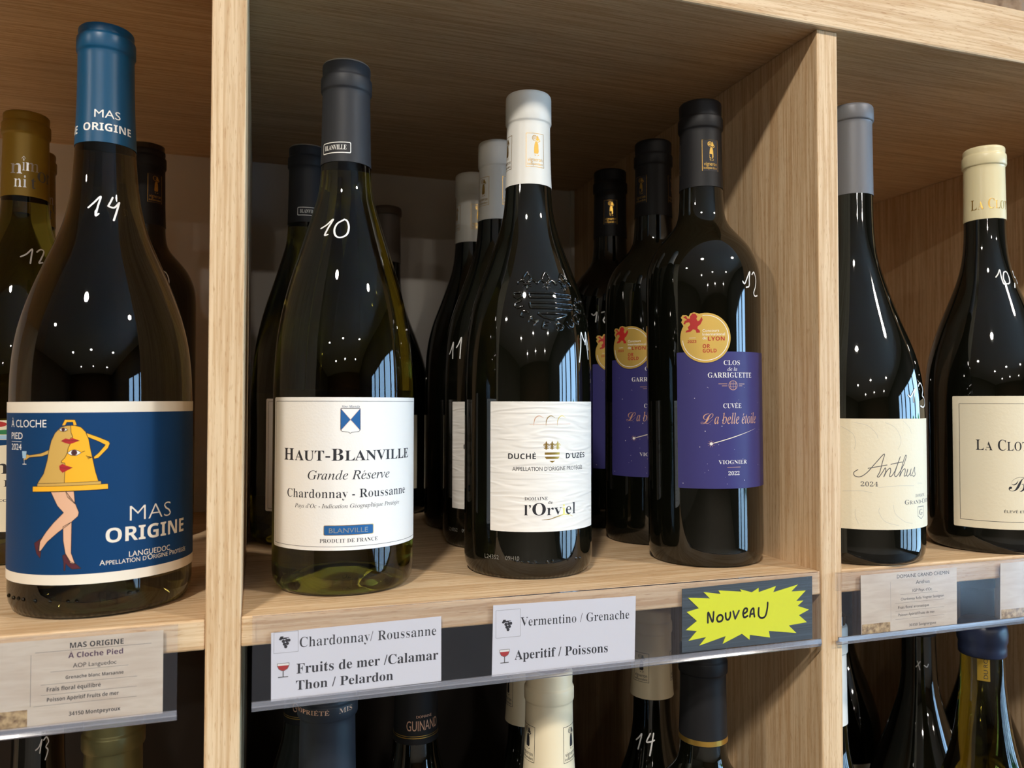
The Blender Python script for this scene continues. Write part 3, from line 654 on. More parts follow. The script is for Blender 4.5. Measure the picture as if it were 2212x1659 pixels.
for s_, u0, u1 in (('L24352', -41.4, -31.3), ('09H10', -27.1, -18.8)): put(mb, text(s_, 'sans', u0, u1, 11.4, 2.4), 'lot_ink', on_cyl(40.5, RF['orv']), .3, 2, 2)
mb.build('lot_code', body_of(b))
# raised glass crest on the shoulder
def tube_on(mb, P, fn_, rad, m, close=False, smooth=False):
    if smooth: P = catmull(P, 5)
    if close: P = list(P)+[P[0]]
    Q = []
    for a, c in zip(P[:-1], P[1:]):
        n_ = max(1, int(math.hypot(c[0]-a[0], c[1]-a[1])/1.2))
        Q += [(a[0]+(c[0]-a[0])*i/n_, a[1]+(c[1]-a[1])*i/n_) for i in range(n_)]
    Q.append(P[-1]); V, Fc = [], []
    pts = [Vector(fn_(u, v, .15)) for u, v in Q]; outs = [(Vector(fn_(u, v, 1.15))-Vector(fn_(u, v, .15))).normalized() for u, v in Q]
    for i, (p_, nn) in enumerate(zip(pts, outs)):
        d = (pts[min(i+1, len(pts)-1)]-pts[max(i-1, 0)]).normalized(); sd = d.cross(nn).normalized(); e = .35 if (i in (0, len(pts)-1) and not close) else 1
        for k in range(8): a = 2*PI*k/8; V.append(p_+(sd*math.cos(a)+nn*math.sin(a))*rad/1000*e)
    for i in range(len(pts)-1):
        for k in range(8): j = (k+1) % 8; Fc.append((i*8+k, i*8+j, (i+1)*8+j, (i+1)*8+k))
    Fc += [tuple(range(8)), tuple(reversed(range(len(V)-8, len(V))))]
    mb.add(V, Fc, m)
mb = MB(); fe = on_cyl(32.0, RF['orv']); G = 'black_glass'
for cu in (-11.6, .4, 12.6):
    tube_on(mb, [(cu, 175), (cu-2.3, 177.6), (cu-1.8, 179.6), (cu, 181.8), (cu+1.8, 179.6), (cu+2.3, 177.6)], fe, .75, G, close=True, smooth=True)
    for s_ in (-1, 1):
        tube_on(mb, [(cu+s_*.8, 174.6), (cu+s_*3.0, 176.6), (cu+s_*5.2, 175.6), (cu+s_*5.6, 174.3)], fe, .75, G, smooth=True)
        tube_on(mb, [(cu+s_*.6, 173.4), (cu+s_*2.6, 172.4)], fe, .8, G)
    tube_on(mb, [(cu-2.4, 174), (cu+2.4, 174)], fe, .8, G); tube_on(mb, [(cu, 173.4), (cu, 170.6)], fe, .9, G)
for z0, z1, a, c in ((168.6, 165.8, -10.6, 15.6), (162.6, 159.4, -10.2, 15.2)): tube_on(mb, [(a, z0), (c, z0), (c, z1), (a+.6, z1)], fe, .8, G, close=True)
tube_on(mb, [(-6, 156.2), (11, 156.2), (6, 153.6), (1.6, 152.6), (-3, 153.8)], fe, .8, G, close=True)
LET = {'D': [[(0, 0), (0, 1), (.5, .95), (.8, .5), (.5, .05), (0, 0)]], 'U': [[(0, 1), (.05, .2), (.4, 0), (.75, .2), (.8, 1)]], 'C': [[(.8, .85), (.4, 1), (0, .5), (.4, 0), (.8, .15)]],
       'H': [[(0, 0), (0, 1)], [(.8, 0), (.8, 1)], [(0, .5), (.8, .5)]], 'E': [[(.7, 0), (0, 0), (0, 1), (.7, 1)], [(0, .5), (.55, .5)]], 'Z': [[(0, 1), (.8, 1), (0, 0), (.8, 0)]], 'S': [[(.8, .85), (.4, 1), (.05, .75), (.75, .3), (.4, 0), (0, .15)]]}
ring = [(-16.6, 167), (-15.8, 161.4), (-12.9, 156.0), (-8.2, 151.6), (-1.6, 148.9), (5.8, 148.5), (12.6, 150.6), (17.6, 154.6), (20.6, 159.8), (22, 165.6)]
for ch, (cu, cv) in zip('DUCHEDUZES', ring):
    a = math.atan2(cv-168, cu-2.6)+PI/2; ca, sa = math.cos(a), math.sin(a)
    for st_ in LET[ch]: tube_on(mb, [(cu+((x-.4)*ca-(y-.5)*sa)*4.6, cv+((x-.4)*sa+(y-.5)*ca)*4.6) for x, y in st_], fe, .8, G)
mb.build('embossed_crest', body_of(b))
o = copy_thing(ORV, (.1722, .5620, ZS), -.285, 'second white-capsuled dark bottle from the front, marked 11 on its left side', .70)
mark('orv', o, 38.5, [[(-41.8, 138.9), (-39.6, 142), (-37.5, 147), (-37.2, 141), (-36.8, 135.4)], [(-33.1, 143.1), (-31, 145.5), (-28.7, 150), (-28.7, 143), (-28.8, 135.1)]], 1.1)
copy_thing(ORV, (.1756, .6470, ZS), .1, 'third white-capsuled dark bottle, dimmer, behind the one marked 11', 0.0)
copy_thing(ORV, (.1990, .7320, ZS), .2, 'rearmost white-capsuled dark bottle, a sliver at the back panel', .5)
mark('orv', ORV, 38.8, [[(21.2, 127.9), (23.2, 137), (24.8, 145.8), (26.4, 143), (28.5, 140.5)], [(28.9, 139), (31.0, 146.6), (32.6, 141), (33.6, 136)], [(30.3, 142), (31.6, 136), (32.7, 130.3)]], .95)

b = bottle('wine_bottle', .2877, .4600, 'front black-capsuled bottle with indigo label and full gold medal, marked 12 by the right post', 'black-capsuled bottles with indigo labels', tilt=math.radians(-.5))
GAR = b
glass('gar', 'black_glass', b)
capsule('gar', 'black_caps', b, 246.5, 305.5, 286.5, prints=emblems(3, -1.2, 267, 12.4, 21, 'gold', 'gold', 'black'), rlip=14.9)
fn = on_cyl(37.7)
P = [(text('CLOS', 'serif', -8.3, 2.9, 126.9, 2.85), 'white'), (text('de la', 'ital', -5.9, .8, 123.3, 2.2), 'white'), (text('GARRIGUETTE', 'serif', -18.2, 12.8, 119.0, 3.1), 'white'), (text('CUVÉE', 'serif', -8.9, 3.7, 99.8, 2.9), 'white'),
     (text('L', 'script', -23, -15.2, 90.0, 6.4), 'copper'), (text('a belle étoile', 'ital', -14.6, 17.3, 90.0, 6.6), 'copper'), (text('VIOGNIER', 'serif', -12.3, 7.5, 64.8, 2.35), 'white'), (rect(-6.8, 62.6, 2.4, 62.85), 'copper'), (text('2022', 'serif', -6.2, 1.6, 57.8, 2.35), 'white'),
     (stroke([(-16.7, 77.5), (0, 82.2)], .5), 'cream'), (poly([(0, 82.0), (0, 82.5), (17.3, 86.9)]), 'cream'), (disc(-16.7, 77.5, .95), 'white', 2)]
for k in range(9): a = k*2*PI/9+.2; P.append((stroke([(-16.7+.8*math.cos(a), 77.5+.8*math.sin(a)), (-16.7+2.2*math.cos(a), 77.5+2.2*math.sin(a))], .14), 'copper'))
P.append((stroke(disc(-2.2, 114.1, 2.9)[0], .3, close=True), 'copper'))
for k in (-1.6, 0, 1.6): P.append((stroke([(-2.2+k*.9, 116.5), (-2.2+k*1.15, 114), (-2.2+k*.9, 111.7)], .22), 'copper'))
for k in (-1, 1): P.append((stroke([(-4.7, 114.1+k*.9), (.3, 114.1+k*.9)], .22), 'copper'))
for u0, u1, v in ((-11.8, -6.2, 114.9), (-9.6, -6.2, 113.6), (2, 6.4, 114.8), (2, 4.6, 113.6)): P.append((rect(u0, v, u1, v+.28), 'copper'))
for k in range(34): P.append((disc(random.uniform(-37, 31), random.uniform(51, 128), random.choice((.12, .16, .28)), n=8), 'white'))
paper_label('label', b, [(rect(-37.8, 49.4, 32.5, 135.3, .8), 'indigo_paper')], fn, P)
P = [(stroke([(-19.4+14.2*math.cos(math.radians(a)), 144.1+14.2*math.sin(math.radians(a))) for a in range(186, 462, 6)], .4), 'white', 1)]
LION = [(-33.2, 157.6), (-31.2, 158.3), (-30.4, 156.6), (-28.8, 156.4), (-28.6, 158.0), (-27.2, 159.6), (-25.2, 159.3), (-24.2, 157.6), (-24.8, 156.2), (-24.0, 154.6), (-22.8, 155.2), (-21.6, 157.4), (-21.0, 155.4), (-22.4, 152.6), (-24.0, 151.4), (-24.2, 150.0), (-22.9, 148.9), (-22.6, 147.4), (-24.8, 147.3), (-25.4, 149.2), (-27.0, 149.6), (-28.4, 148.2), (-31.6, 147.7), (-31.2, 148.9), (-29.6, 149.6), (-30.2, 151.0), (-28.6, 152.6), (-29.2, 154.2), (-31.4, 154.0), (-31.8, 152.9), (-32.9, 153.4), (-32.0, 155.3), (-30.6, 155.7), (-31.6, 156.6)]
P += [(poly(LION), 'red', 1), (text('2023', 'sb', -30.4, -24.9, 141.1, 1.6), 'red'), (rect(-29.4, 144.0, -25.4, 144.3), 'cream'), (text('Concours', 'sans', -21.2, -11.1, 147.8, 1.7), 'white'), (text('International', 'sans', -21.2, -7.4, 145.5, 1.7), 'white'), (text('de', 'sans', -21.2, -18.6, 143.1, 1.7), 'white'),
      (text('LYON', 'sb', -17.9, -7.6, 142.2, 2.5), 'red'), (text('OR', 'sb', -21.2, -16.7, 137.6, 2.4), 'red'), (text('GOLD', 'sb', -21.2, -12.8, 134.8, 2.3), 'red')]
paper_label('medal', b, [(disc(-19.4, 144.1, 15.7, n=64), 'medal'), (poly([(-33.0, 152), (-34.4, 154.4), (-33.6, 156), (-34.6, 157.4), (-33.4, 159), (-31.2, 158.9), (-29.6, 157.8), (-28.4, 159.8), (-26.2, 160.4), (-22, 159)]), 'medal')], fn, P, off=.5)
o = copy_thing(GAR, (.2920, .5390, ZS), -.445, 'second black-capsuled bottle with indigo label and half-hidden gold medal', .0)
for ch in o.children:
    if ch.name.startswith('capsule'): ch.rotation_euler = (0, 0, -.73)
o = copy_thing(GAR, (.2925, .6180, ZS), .165, 'third black-capsuled bottle with indigo label, marked 12 near the back', -.5)
mark('gar', o, 37.7, [[(-38.6, 177.3), (-36.5, 176.0), (-34, 178.5), (-34.5, 174.5), (-35, 170.6)], [(-30, 178), (-27.2, 178.6), (-26, 176.2), (-28.6, 171.6), (-26, 168.6)]], .95)
mark('gar', GAR, 37.6, [[(6.3, 180.1), (8.0, 178.8), (10.6, 183), (13.4, 186.8), (12.4, 182), (12.0, 177.5), (9.3, 176.5)], [(15.7, 185.3), (18.5, 187), (20.4, 183), (19.6, 178), (17.2, 173.6), (18.6, 171.6), (22.2, 172.2)]], .95)

# ------------------------------------------------------------------ upper shelf, right compartment
b = bottle('wine_bottle', .3922, .4389, 'dark bottle with silver-grey capsule and ivory script label, beside the right post, marked 13')
glass('anth', 'black_glass', b)
capsule('anth', 'grey_caps', b, 246, 308.5, 297.5, ring=False)
fn = on_cyl(44.15)
P = []
for A_ in ([(-31.7, 91), (-24, 89), (-19, 84), (-18, 81)], [(-13.3, 91), (-7, 88), (-3.2, 82), (-3, 77.8), (-5, 74)], [(-1, 92.2), (4, 88), (6, 84)], [(-17.5, 37), (-17.7, 34), (-14, 28.5), (-5, 25.8)], [(-8.7, 39), (-7, 33), (0, 28), (6, 26.8)], [(-39.7, 88.5), (-33, 84), (-31.2, 78.4), (-32, 74)], [(-31.8, 36), (-31.6, 31), (-30, 27)], [(-18, 50), (-4, 51), (8, 50.6)], [(-39, 47), (-28, 47.6), (-22, 46.6)], [(12, 52), (18, 51.6)]):
    P.append((stroke(A_, .28, smooth=True), 'pale_ink'))
for A_ in ([(-30.0, 61.0), (-32.3, 59.2), (-31.8, 57.0), (-28.5, 56.6), (-24.5, 59.5), (-19.5, 65.5), (-14.2, 71.2), (-15.4, 66), (-17.0, 60), (-18.6, 57.0), (-17.5, 56.8), (-15.2, 60)], [(-24, 62.0), (-18, 63.2), (-12.5, 64.2)], [(-15.2, 60), (-13.6, 62.4), (-13.4, 60), (-14.6, 56.8), (-12.6, 60.5), (-10.6, 62.2), (-10.2, 60.2), (-11.0, 57.2), (-9.4, 57.4), (-7.2, 60.5)], [(-7.2, 60.5), (-3.4, 69.4), (-6.0, 63), (-7.6, 58), (-6.4, 56.9), (-4.4, 59)], [(-10.0, 64.6), (-6, 65.4), (-1.8, 66)],
           [(-4.4, 59), (-1.0, 64), (1.2, 69.2), (.6, 70), (-1.6, 65), (-4.0, 57), (-1.8, 60.6), (.2, 61.6), (.2, 59.6), (-.6, 57.2), (1.0, 57.6), (2.4, 60.8)], [(2.4, 61.4), (1.4, 58.2), (2.2, 56.9), (4.2, 58.6), (5.4, 61.4), (4.6, 58.4), (5.2, 57), (6.8, 58.8)], [(6.8, 58.8), (8.8, 62.4), (8.8, 59.6), (9.4, 57.8), (8, 56.6), (6.6, 57.2)]):
    P.append((stroke(A_, .5, smooth=True), 'grey_ink'))
P += [(text('2024', 'serif', -28.5, -18.2, 50.6, 2.8), 'grey_ink'), (text('DOMAINE', 'serif', 9.5, 21.5, 43.2, 1.9), 'grey_ink'), (smallcaps('GRAND-CHEMIN', 'serif', -.3, 36, 38.9, 2.9, .8, .07), 'grey_ink'),
      (stroke([(11.8, 36.8), (20, 36.8), (20, 31), (16, 28.9), (11.9, 31)], .35, close=True), 'grey_ink'), (text('G', 'serif', 13.6, 18.2, 31.4, 3.8), 'grey_ink')]
paper_label('label', b, [(rect(-62, 23.2, 40, 93.5, .4), 'ivory_paper')], fn, P)
mark('anth', b, 43.6, [[(4.8, 108.4), (6.4, 107.4), (9, 109.6), (12.4, 112.8), (10, 107), (9.6, 104)], [(17.2, 114.4), (20.4, 116.6), (24, 115), (25.4, 112), (22.6, 108.4), (27, 106.6), (28, 103), (23, 100.8), (17.9, 101.5)]], .95)

b = bottle('wine_bottle', .5108, .4365, 'dark bottle with cream capsule and framed ivory label, marked 10,50, at the right edge')
glass('clot', 'black_glass', b)
capsule('clot', 'cream_caps', b, 237.3, 291.3, 277.5, prints=[(smallcaps('LA CLOTTE'[:7], 'serif', -22.8, 7.5, 244.4, 7.4, .8, .08), 'gold')], rlip=14.5)
fn = on_cyl(40.95)
P = [(frame(-52.9, 22.2, 22, 103.3, .3), 'black'), (smallcaps('LA CLOT', 'serif', -42.4, -10.4, 71.1, 7.2, .82, .07), 'black'), (text('B', 'script', -23.3, -11.5, 43.3, 9.8), 'black'), (text('ÉLEVÉ ET M', 'sansm', -26.2, -9.5, 28.6, 1.75), 'black')]
paper_label('label', b, [(rect(-57.4, 17.2, 26.5, 108.5, .9), 'ivory_paper')], fn, P)
mark('clot', b, 20.9, [[(-10.8, 193.6), (-8.8, 196), (-6.9, 199), (-6.8, 193.5), (-6.2, 188.6), (-5.4, 188.8)], [(-3.7, 197.4), (-5.2, 193.5), (-5.0, 189.6), (-2.9, 188.6), (-.8, 190), (0, 194), (-1, 197.6), (-3.7, 197.4)], [(4.4, 189.4), (2.4, 186)], [(9.6, 198.6), (8.6, 198.4), (8.4, 194.2), (10.8, 194.6), (11.4, 191.6), (9.4, 189.6)], [(14.4, 190.7), (13, 194), (14.2, 198), (17, 196), (17, 191), (14.4, 190.7)]], .9)
b = bottle('wine_bottle', .4560, .6400, 'shadowed dark bottle far back behind the grey-capsuled bottle in the right compartment')
glass('anth', 'black_glass', b); capsule('anth', 'black_caps', b, 246, 300, 289, ring=False)

# ------------------------------------------------------------------ lower shelf
b = bottle('wine_bottle', -.0696, .4583, 'bottle with shiny olive-gold capsule on the lower shelf, below the beige card', z=ZL)
glass('blan', 'black_glass', b); capsule('blan', 'green_caps', b, 238, 299, 276.3, rlip=15.2)
b = bottle('wine_bottle', -.1230, .5400, 'dark bottle with faint number 13 on the lower shelf, left of the olive-gold capsule', z=ZL)
glass('blan', 'black_glass', b); capsule('blan', 'black_caps', b, 262, 298, 284)
mark('blan', b, 20, [[(2.7, 251.6), (5, 253.2), (7, 257.0), (6.2, 253), (5.6, 249.6)], [(8.4, 256.6), (10.4, 258), (12, 255), (10, 252.4), (11.6, 250), (9.6, 245)]], .9)
b = bottle('wine_bottle', .0396, .4522, 'bottle with blue-black capsule and ring of small gold capitals, lower shelf by the left post', z=ZL)
glass('blan', 'black_glass', b)
def arc_text(s, st, u0, u1, v, cap): return text(s, st, u0, u1, v, cap)
capsule('blan', 'ink_caps', b, 228, 300, 282.2, ring=True, rlip=16.6, thick=1.7, prints=[(text('PROPRIÉTÉ', 'serif', -24.0, -.5, 286.4, 2.3), 'copper'), (text('MIS', 'serif', 4.3, 12.2, 286.4, 2.6), 'copper')])
for nm, x, y, rz, lab in (('g', .1015, .5120, 0, 'black capsule with gold capitals and double gold line, lower shelf, clear of the posts'), ('h', .0345, .5660, .28, 'black gold-lined capsule half hidden behind the blue-black capsule, lower shelf')):
    if nm == 'g':
        b = bottle('wine_bottle', x, y, lab, 'black capsules with a double gold line', z=ZL); GUI = b
        glass('blan', 'black_glass', b)
        capsule('blan', 'black_caps', b, 236.8, 300, 284, ring=False, prints=[(text('DOMAINE', 'sansm', -2.6, 8.7, 253.6, 1.6), 'copper'), (text('GUINAND', 'sans', -9.3, 14.6, 245.6, 6.2, ), 'copper')], bands=[(242.0, 242.35, 'gold'), (240.7, 241.2, 'gold')])
    else: copy_thing(GUI, (x, y, ZL), rz, lab, -.35)
b = bottle('wine_bottle', .1716, .4503, 'ivory capsule with dark red top disc, nearest of the ivory ones, lower shelf', 'ivory capsules with grower emblems', z=ZL); IV = b
glass('clot', 'black_glass', b)
capsule('orv', 'ivory_caps', b, 229.5, 293.8, 275.6, ring=True, rlip=15.2, thick=.9, top='red_disc', prints=emblems(3, 10.3, 251.8, 13.2, 21, 'black', 'black'))
copy_thing(IV, (.1870, .5340, ZL), 0, 'ivory capsule half hidden behind the red-topped ivory capsule, lower shelf', -.13+2*PI/3)
o = copy_thing(IV, (.2830, .5270, ZL), 0, 'ivory capsule above a bottle marked 14, beside the gold-banded black capsule, lower shelf', .35)
for ch in list(o.children):
    if ch.name.startswith('capsule'): ch.location.z = .010
mark('blan', o, 20, [[(-21.9, 210.4), (-19.8, 212.6), (-17.9, 215), (-18.6, 210), (-19.4, 205)], [(-11.1, 216.2), (-13.7, 210.8), (-11, 210.8), (-8.1, 212)], [(-8.5, 216.4), (-10, 209), (-11.2, 202.2)]], 1.0)
b = bottle('wine_bottle', .2769, .4466, 'black capsule edged with a gold band, lower shelf under the yellow star card', z=ZL)
glass('gar', 'black_glass', b); capsule('gar', 'black_caps', b, 239.3, 300, 282.5, rlip=15.6, thick=1.0, bands=[(239.6, 242.8, 'gold')])
b = bottle('wine_bottle', .3925, .4690, 'white-capsuled bottle half hidden by the right post, lower shelf', z=ZL)
glass('anth', 'black_glass', b); capsule('anth', 'white_caps', b, 228, 298, 278, ring=False)
mark('anth', b, 16, [[(11, 176), (13.5, 178), (15.5, 173), (13, 168.6), (11, 171)]], .95)
b = bottle('wine_bottle', .5560, .5460, 'dark slender bottle with faint white mark, lower shelf, left of the blue wax cap', z=ZL)
glass('anth', 'black_glass', b); capsule('anth', 'black_caps', b, 254, 300, 286, ring=False)
mark('anth', b, 20, [[(-19, 228), (-16, 231), (-14.5, 233)], [(-17.4, 233), (-16, 229), (-15, 226)], [(-10, 230), (-7, 228.6), (-5.2, 231)]], .9)
paper_label('label', b, [(rect(-70, 30, 30, 118), 'ink_caps')], on_cyl(44.15), [])
b = bottle('wine_bottle', .5780, .6720, 'bottle with pale label in the dark behind the half-hidden white capsule, lower shelf', z=ZL)
glass('clot', 'black_glass', b); capsule('clot', 'black_caps', b, 238, 291, 277)
paper_label('label', b, [(rect(-64, 22, 16, 100), 'ivory_paper')], on_cyl(40.95), [(text('TIT', 'serif', -30, -14, 80, 7), 'grey_ink')])
b = bottle('wine_bottle', .5098, .4425, 'olive glass bottle sealed with dark blue wax, lower shelf at right', z=ZL)
BODY['wax'] = ([(39.9, 9), (39.9, 108), (39.3, 128), (37.6, 144), (34.4, 160), (29.8, 175), (25.8, 187), (21.4, 203), (18.6, 217), (16.2, 236), (14.8, 250), (14.3, 262), (14.2, 292)], 35)
PROF['wax'] = glass_profile(*BODY['wax']); RF['wax'] = rfun(PROF['wax'])
glass('wax', 'olive_glass', b)
mb = MB(); wp = [(13.6, 272.4), (14.9, 271.6), (15.7, 272.6), (15.8, 277), (15.5, 279.6), (16.5, 282.5), (16.8, 287), (16.4, 291.6), (15.0, 295.2), (12.0, 297.2), (7, 298.2), (0, 298.5)]
mb.lathe(wp, 'wax', 72); mb.build('wax_seal', b)
paper_label('neck_strip', b, [(rect(-16.5, 256, -8.0, 275), 'gold_caps')], on_cyl(15.2, lambda v: RF['wax'](v)), vstep=2.0, prints=[((lambda q: ([(-9.4-(y_-0), x_) for x_, y_ in q[0]], q[1]))(text('DU RO', 'sansm', 257.6, 272, 0, 2.8)), 'black')])
b = bottle('wine_bottle', .6400, .5600, 'black bottle at the far right edge of the lower shelf, right of the wax-sealed one', z=ZL)
glass('anth', 'black_glass', b); capsule('anth', 'black_caps', b, 246, 300, 286, ring=False)

# ------------------------------------------------------------------ card holders and cards
KC = 1.0242; DZ = 103.19*(KC-1)
def holder(x0, x1, label, dz=.0015, h=.0405):
    x0 *= KC; x1 *= KC; dz = dz*KC-DZ/1000; h = h*KC+DZ/1000
    o = empty('card_holder', ((x0+x1)/2, 0, ZS)); tag(o, label, 'label holder', 'clear card holders on the shelf edges'); hw = (x1-x0)/2
    mb = MB(); mb.box((-hw, .3968, -h+.004), (hw, .3974, dz), 'plastic'); mb.box((-hw, .3974, dz-.0006), (hw, .3998, dz), 'plastic_thin'); mb.box((-hw, .3992, -.0125), (hw, .3998, dz-.0006), 'plastic_thin'); mb.build('clear_strip', o)
    mb = MB(); y0, z0 = .3966, -h
    prof = [(y0, z0+.0046), (y0-.0006, z0+.002), (y0+.0004, z0), (y0+.0022, z0-.0002), (y0+.0030, z0+.0010), (y0+.0026, z0+.0016), (y0+.0016, z0+.0014), (y0+.0009, z0+.0046)]
    n_ = len(prof); V = [(-hw, a, c) for a, c in prof]+[(hw, a, c) for a, c in prof]
    mb.add(V, [(i, (i+1) % n_, n_+(i+1) % n_, n_+i) for i in range(n_)]+[tuple(reversed(range(n_))), tuple(range(n_, 2*n_))], 'plastic_lip', False)
    mb.build('folded_lip', o); return o
holder(-.352, -.0332, 'clear plastic card holder on the shelf edge left of the left post', .002, .041)
holder(-.0009, .3208, 'clear plastic card holder between the two posts, below the middle bottles', .0032, .0412)
holder(.3338, .670, 'clear plastic card holder on the shelf edge right of the right post', .0012, .0416)
def card(name, outline, m, prints, label, cat, group=None, y=.3984):
    """thin sheet with real thickness, printed on its front; coordinates in mm from the shelf top"""
    cx = sum(p_[0] for p_ in outline)/len(outline)*KC; outline = [(a*KC, c*KC-DZ) for a, c in outline]; o = empty(name, (cx/1000, y, ZS)); tag(o, label, cat, group)
    mb = MB(); n_ = len(outline); L = [(p_[0]-cx, p_[1]) for p_ in outline]
    V = [on_plane(a, c, 0) for a, c in L]+[on_plane(a, c, -.3) for a, c in L]
    mb.add(V, [tuple(range(n_)), tuple(reversed(range(n_, 2*n_)))]+[(i, n_+i, n_+(i+1) % n_, (i+1) % n_) for i in range(n_)], m, False)
    for it in prints:
        sh, mm_ = it[0], it[1]; put(mb, ([(a*KC-cx, c*KC-DZ) for a, c in sh[0]], sh[1]), mm_, on_plane, .02+.02*(it[2] if len(it) > 2 else 1), 500)
    mb.build('sheet', o); return o, cx
def tilt_text(s, st, p0, p1, cap):
    """text along a slightly sloping baseline p0..p1"""
    V, Fc = text(s, st, p0[0], p1[0], 0, cap); k = (p1[1]-p0[1])/(p1[0]-p0[0])
    return [(a, c+p0[1]+(a-p0[0])*k) for a, c in V], Fc
def grapes(cu, cv, s_):
    P = [(disc(cu+a*s_, cv+c*s_, .23*s_, n=14), 'black') for a, c in ((-.12, .05), (.32, .12), (.62, .14), (.02, -.36), (.42, -.30), (.2, -.72))]
    P += [(stroke([(-.5*s_+cu, .62*s_+cv), (-.1*s_+cu, .38*s_+cv), (.3*s_+cu, .42*s_+cv)], .13*s_), 'black'), (poly([(cu-.75*s_, cv+.3*s_), (cu-.5*s_, cv+.75*s_), (cu-.1*s_, cv+.72*s_), (cu-.2*s_, cv+.35*s_), (cu-.5*s_, cv+.2*s_)]), 'black'), (stroke([(cu-.1*s_, cv+.5*s_), (cu+.6*s_, cv+.5*s_)], .1*s_), 'black')]
    return P
def wineglass(u0, u1, v0, v1):
    w_, h_ = u1-u0, v1-v0; cu = (u0+u1)/2; bowl = [(cu-.5*w_, v1), (cu-.5*w_, v1-.18*h_), (cu-.36*w_, v1-.42*h_), (cu-.1*w_, v1-.54*h_), (cu+.1*w_, v1-.54*h_), (cu+.36*w_, v1-.42*h_), (cu+.5*w_, v1-.18*h_), (cu+.5*w_, v1)]
    return [(poly(bowl), 'white', 1), (poly([(a, min(c, v1-.17*h_)) for a, c in bowl]), 'red', 2), (stroke(bowl, .22, close=True), 'grey_ink', 3), (stroke([(cu, v1-.54*h_), (cu, v0)], .5), 'grey_ink', 2), (stroke([(cu-.4*w_, v0), (cu+.4*w_, v0)], .45), 'grey_ink', 2)]
P = [(frame(8.8, -15.5, 20.1, -5.6, .12), 'grey_ink'), (tilt_text('Chardonnay/', 'serif', (20.7, -13.6), (55.7, -13.7), 4.7), 'black'), (tilt_text('Roussanne', 'serif', (58, -13.7), (87.3, -13.7), 4.6), 'black'),
     (tilt_text('Fruits de mer /Calamar', 'serifb', (19.3, -26), (88.4, -26), 4.7), 'black'), (tilt_text('Thon / Pelardon', 'serifb', (19.1, -33.7), (65.6, -33.8), 4.4), 'black')]+grapes(13.6, -10.2, 3.4)+wineglass(10.5, 15.9, -26.9, -20.4)
GC = 'white grape cards in the middle holder'
card('shelf_card', [(7.8, -37.6), (90.0, -37.0), (89.9, -4.6), (7.6, -5.6)], 'card', P, 'white card reading Chardonnay/ Roussanne with grape and wine glass pictures', 'card', GC)
P = [(frame(118.8, -18.4, 132.2, -4.1, .12), 'grey_ink'), (tilt_text('Vermentino / Grenache', 'serif', (132.4, -13.3), (195.2, -14.5), 4.6), 'black'), (tilt_text('Aperitif / Poissons', 'serifb', (129, -30.4), (182.3, -31.5), 4.8), 'black')]+grapes(124.7, -11.8, 3.6)+wineglass(120.9, 126.2, -31.3, -24.5)
card('shelf_card', [(116.7, -37.6), (198.4, -38.2), (199.3, -2.6), (117.4, -1.3)], 'card', P, 'white card reading Vermentino / Grenache with grape and wine glass pictures', 'card', GC)
STAR = [(232.0, -6.1), (246.1, -7.5), (241.9, -3.6), (253.1, -5.5), (251.7, -3.4), (267.1, -5.2), (266, -3.7), (274.1, -6.1), (278.6, -3.9), (278.6, -6.4), (290.5, -3.7), (288.5, -7.2), (305.9, -3.9), (301.2, -7.6), (311.4, -7.8), (304.6, -13.4), (309.6, -13.6), (305.6, -16.4), (313.7, -19.2), (306.5, -21.9), (312.1, -26.5), (299.2, -27.3), (304.6, -32.2), (285.4, -29.3), (286.2, -33.2), (272.4, -30.4), (272.2, -33.2), (267.1, -29.3), (254.4, -33.8), (256.4, -29.6), (239.2, -33.4), (243.6, -29), (232.2, -30.1), (237.6, -25.1), (230.5, -24), (237.6, -19.5), (231.1, -14), (238.9, -12.5)]
o, cx = card('promotion_card', [(228.2, -36.5), (316.2, -36.8), (316.4, .4), (228.4, -1.0)], 'dark_card', [], 'dark card carrying a fluorescent yellow starburst handwritten NOUVEAU', 'card', y=.3988)
mb = MB(); L = [(a*KC-cx, c*KC-DZ) for a, c in STAR]; n_ = len(L)
mb.add([on_plane(a, c, .4) for a, c in L]+[on_plane(a, c, .05) for a, c in L], [(i, n_+i, n_+(i+1) % n_, (i+1) % n_) for i in range(n_)], 'star', False)
put(mb, poly(L), 'star', on_plane, .4, 500)
for s_ in ([(244.6, -21), (244.9, -15.3), (247.6, -20.8), (248.4, -15.3)], [(251.6, -17.6), (250.5, -19.2), (251.4, -21), (253.6, -20.7), (254.4, -18.9), (253.2, -17.3), (251.6, -17.6)], [(256.3, -16.6), (256.5, -19.6), (258, -20.5), (259.3, -18.6), (259.4, -16.4)], [(261.3, -15.9), (262.6, -20.3), (265.2, -15.9)], [(268.2, -17.9), (270.4, -16.9), (270.6, -15.2), (268.9, -15.2), (267.9, -17.6), (268.6, -20), (270.9, -19.4)],
           [(272.5, -20), (273.4, -16.4), (275, -15.4), (275.2, -18), (275.6, -20.2)], [(272.9, -18.6), (275.2, -18.4)], [(278.6, -15.4), (278.4, -19.6), (280.4, -21.4), (283, -20.4), (284.4, -16), (284.7, -12.8)]):
    put(mb, stroke([(a*KC-cx, c*KC-DZ) for a, c in s_], 1.15, smooth=len(s_) > 3), 'black', on_plane, .46, 500)
mb.build('starburst', o)
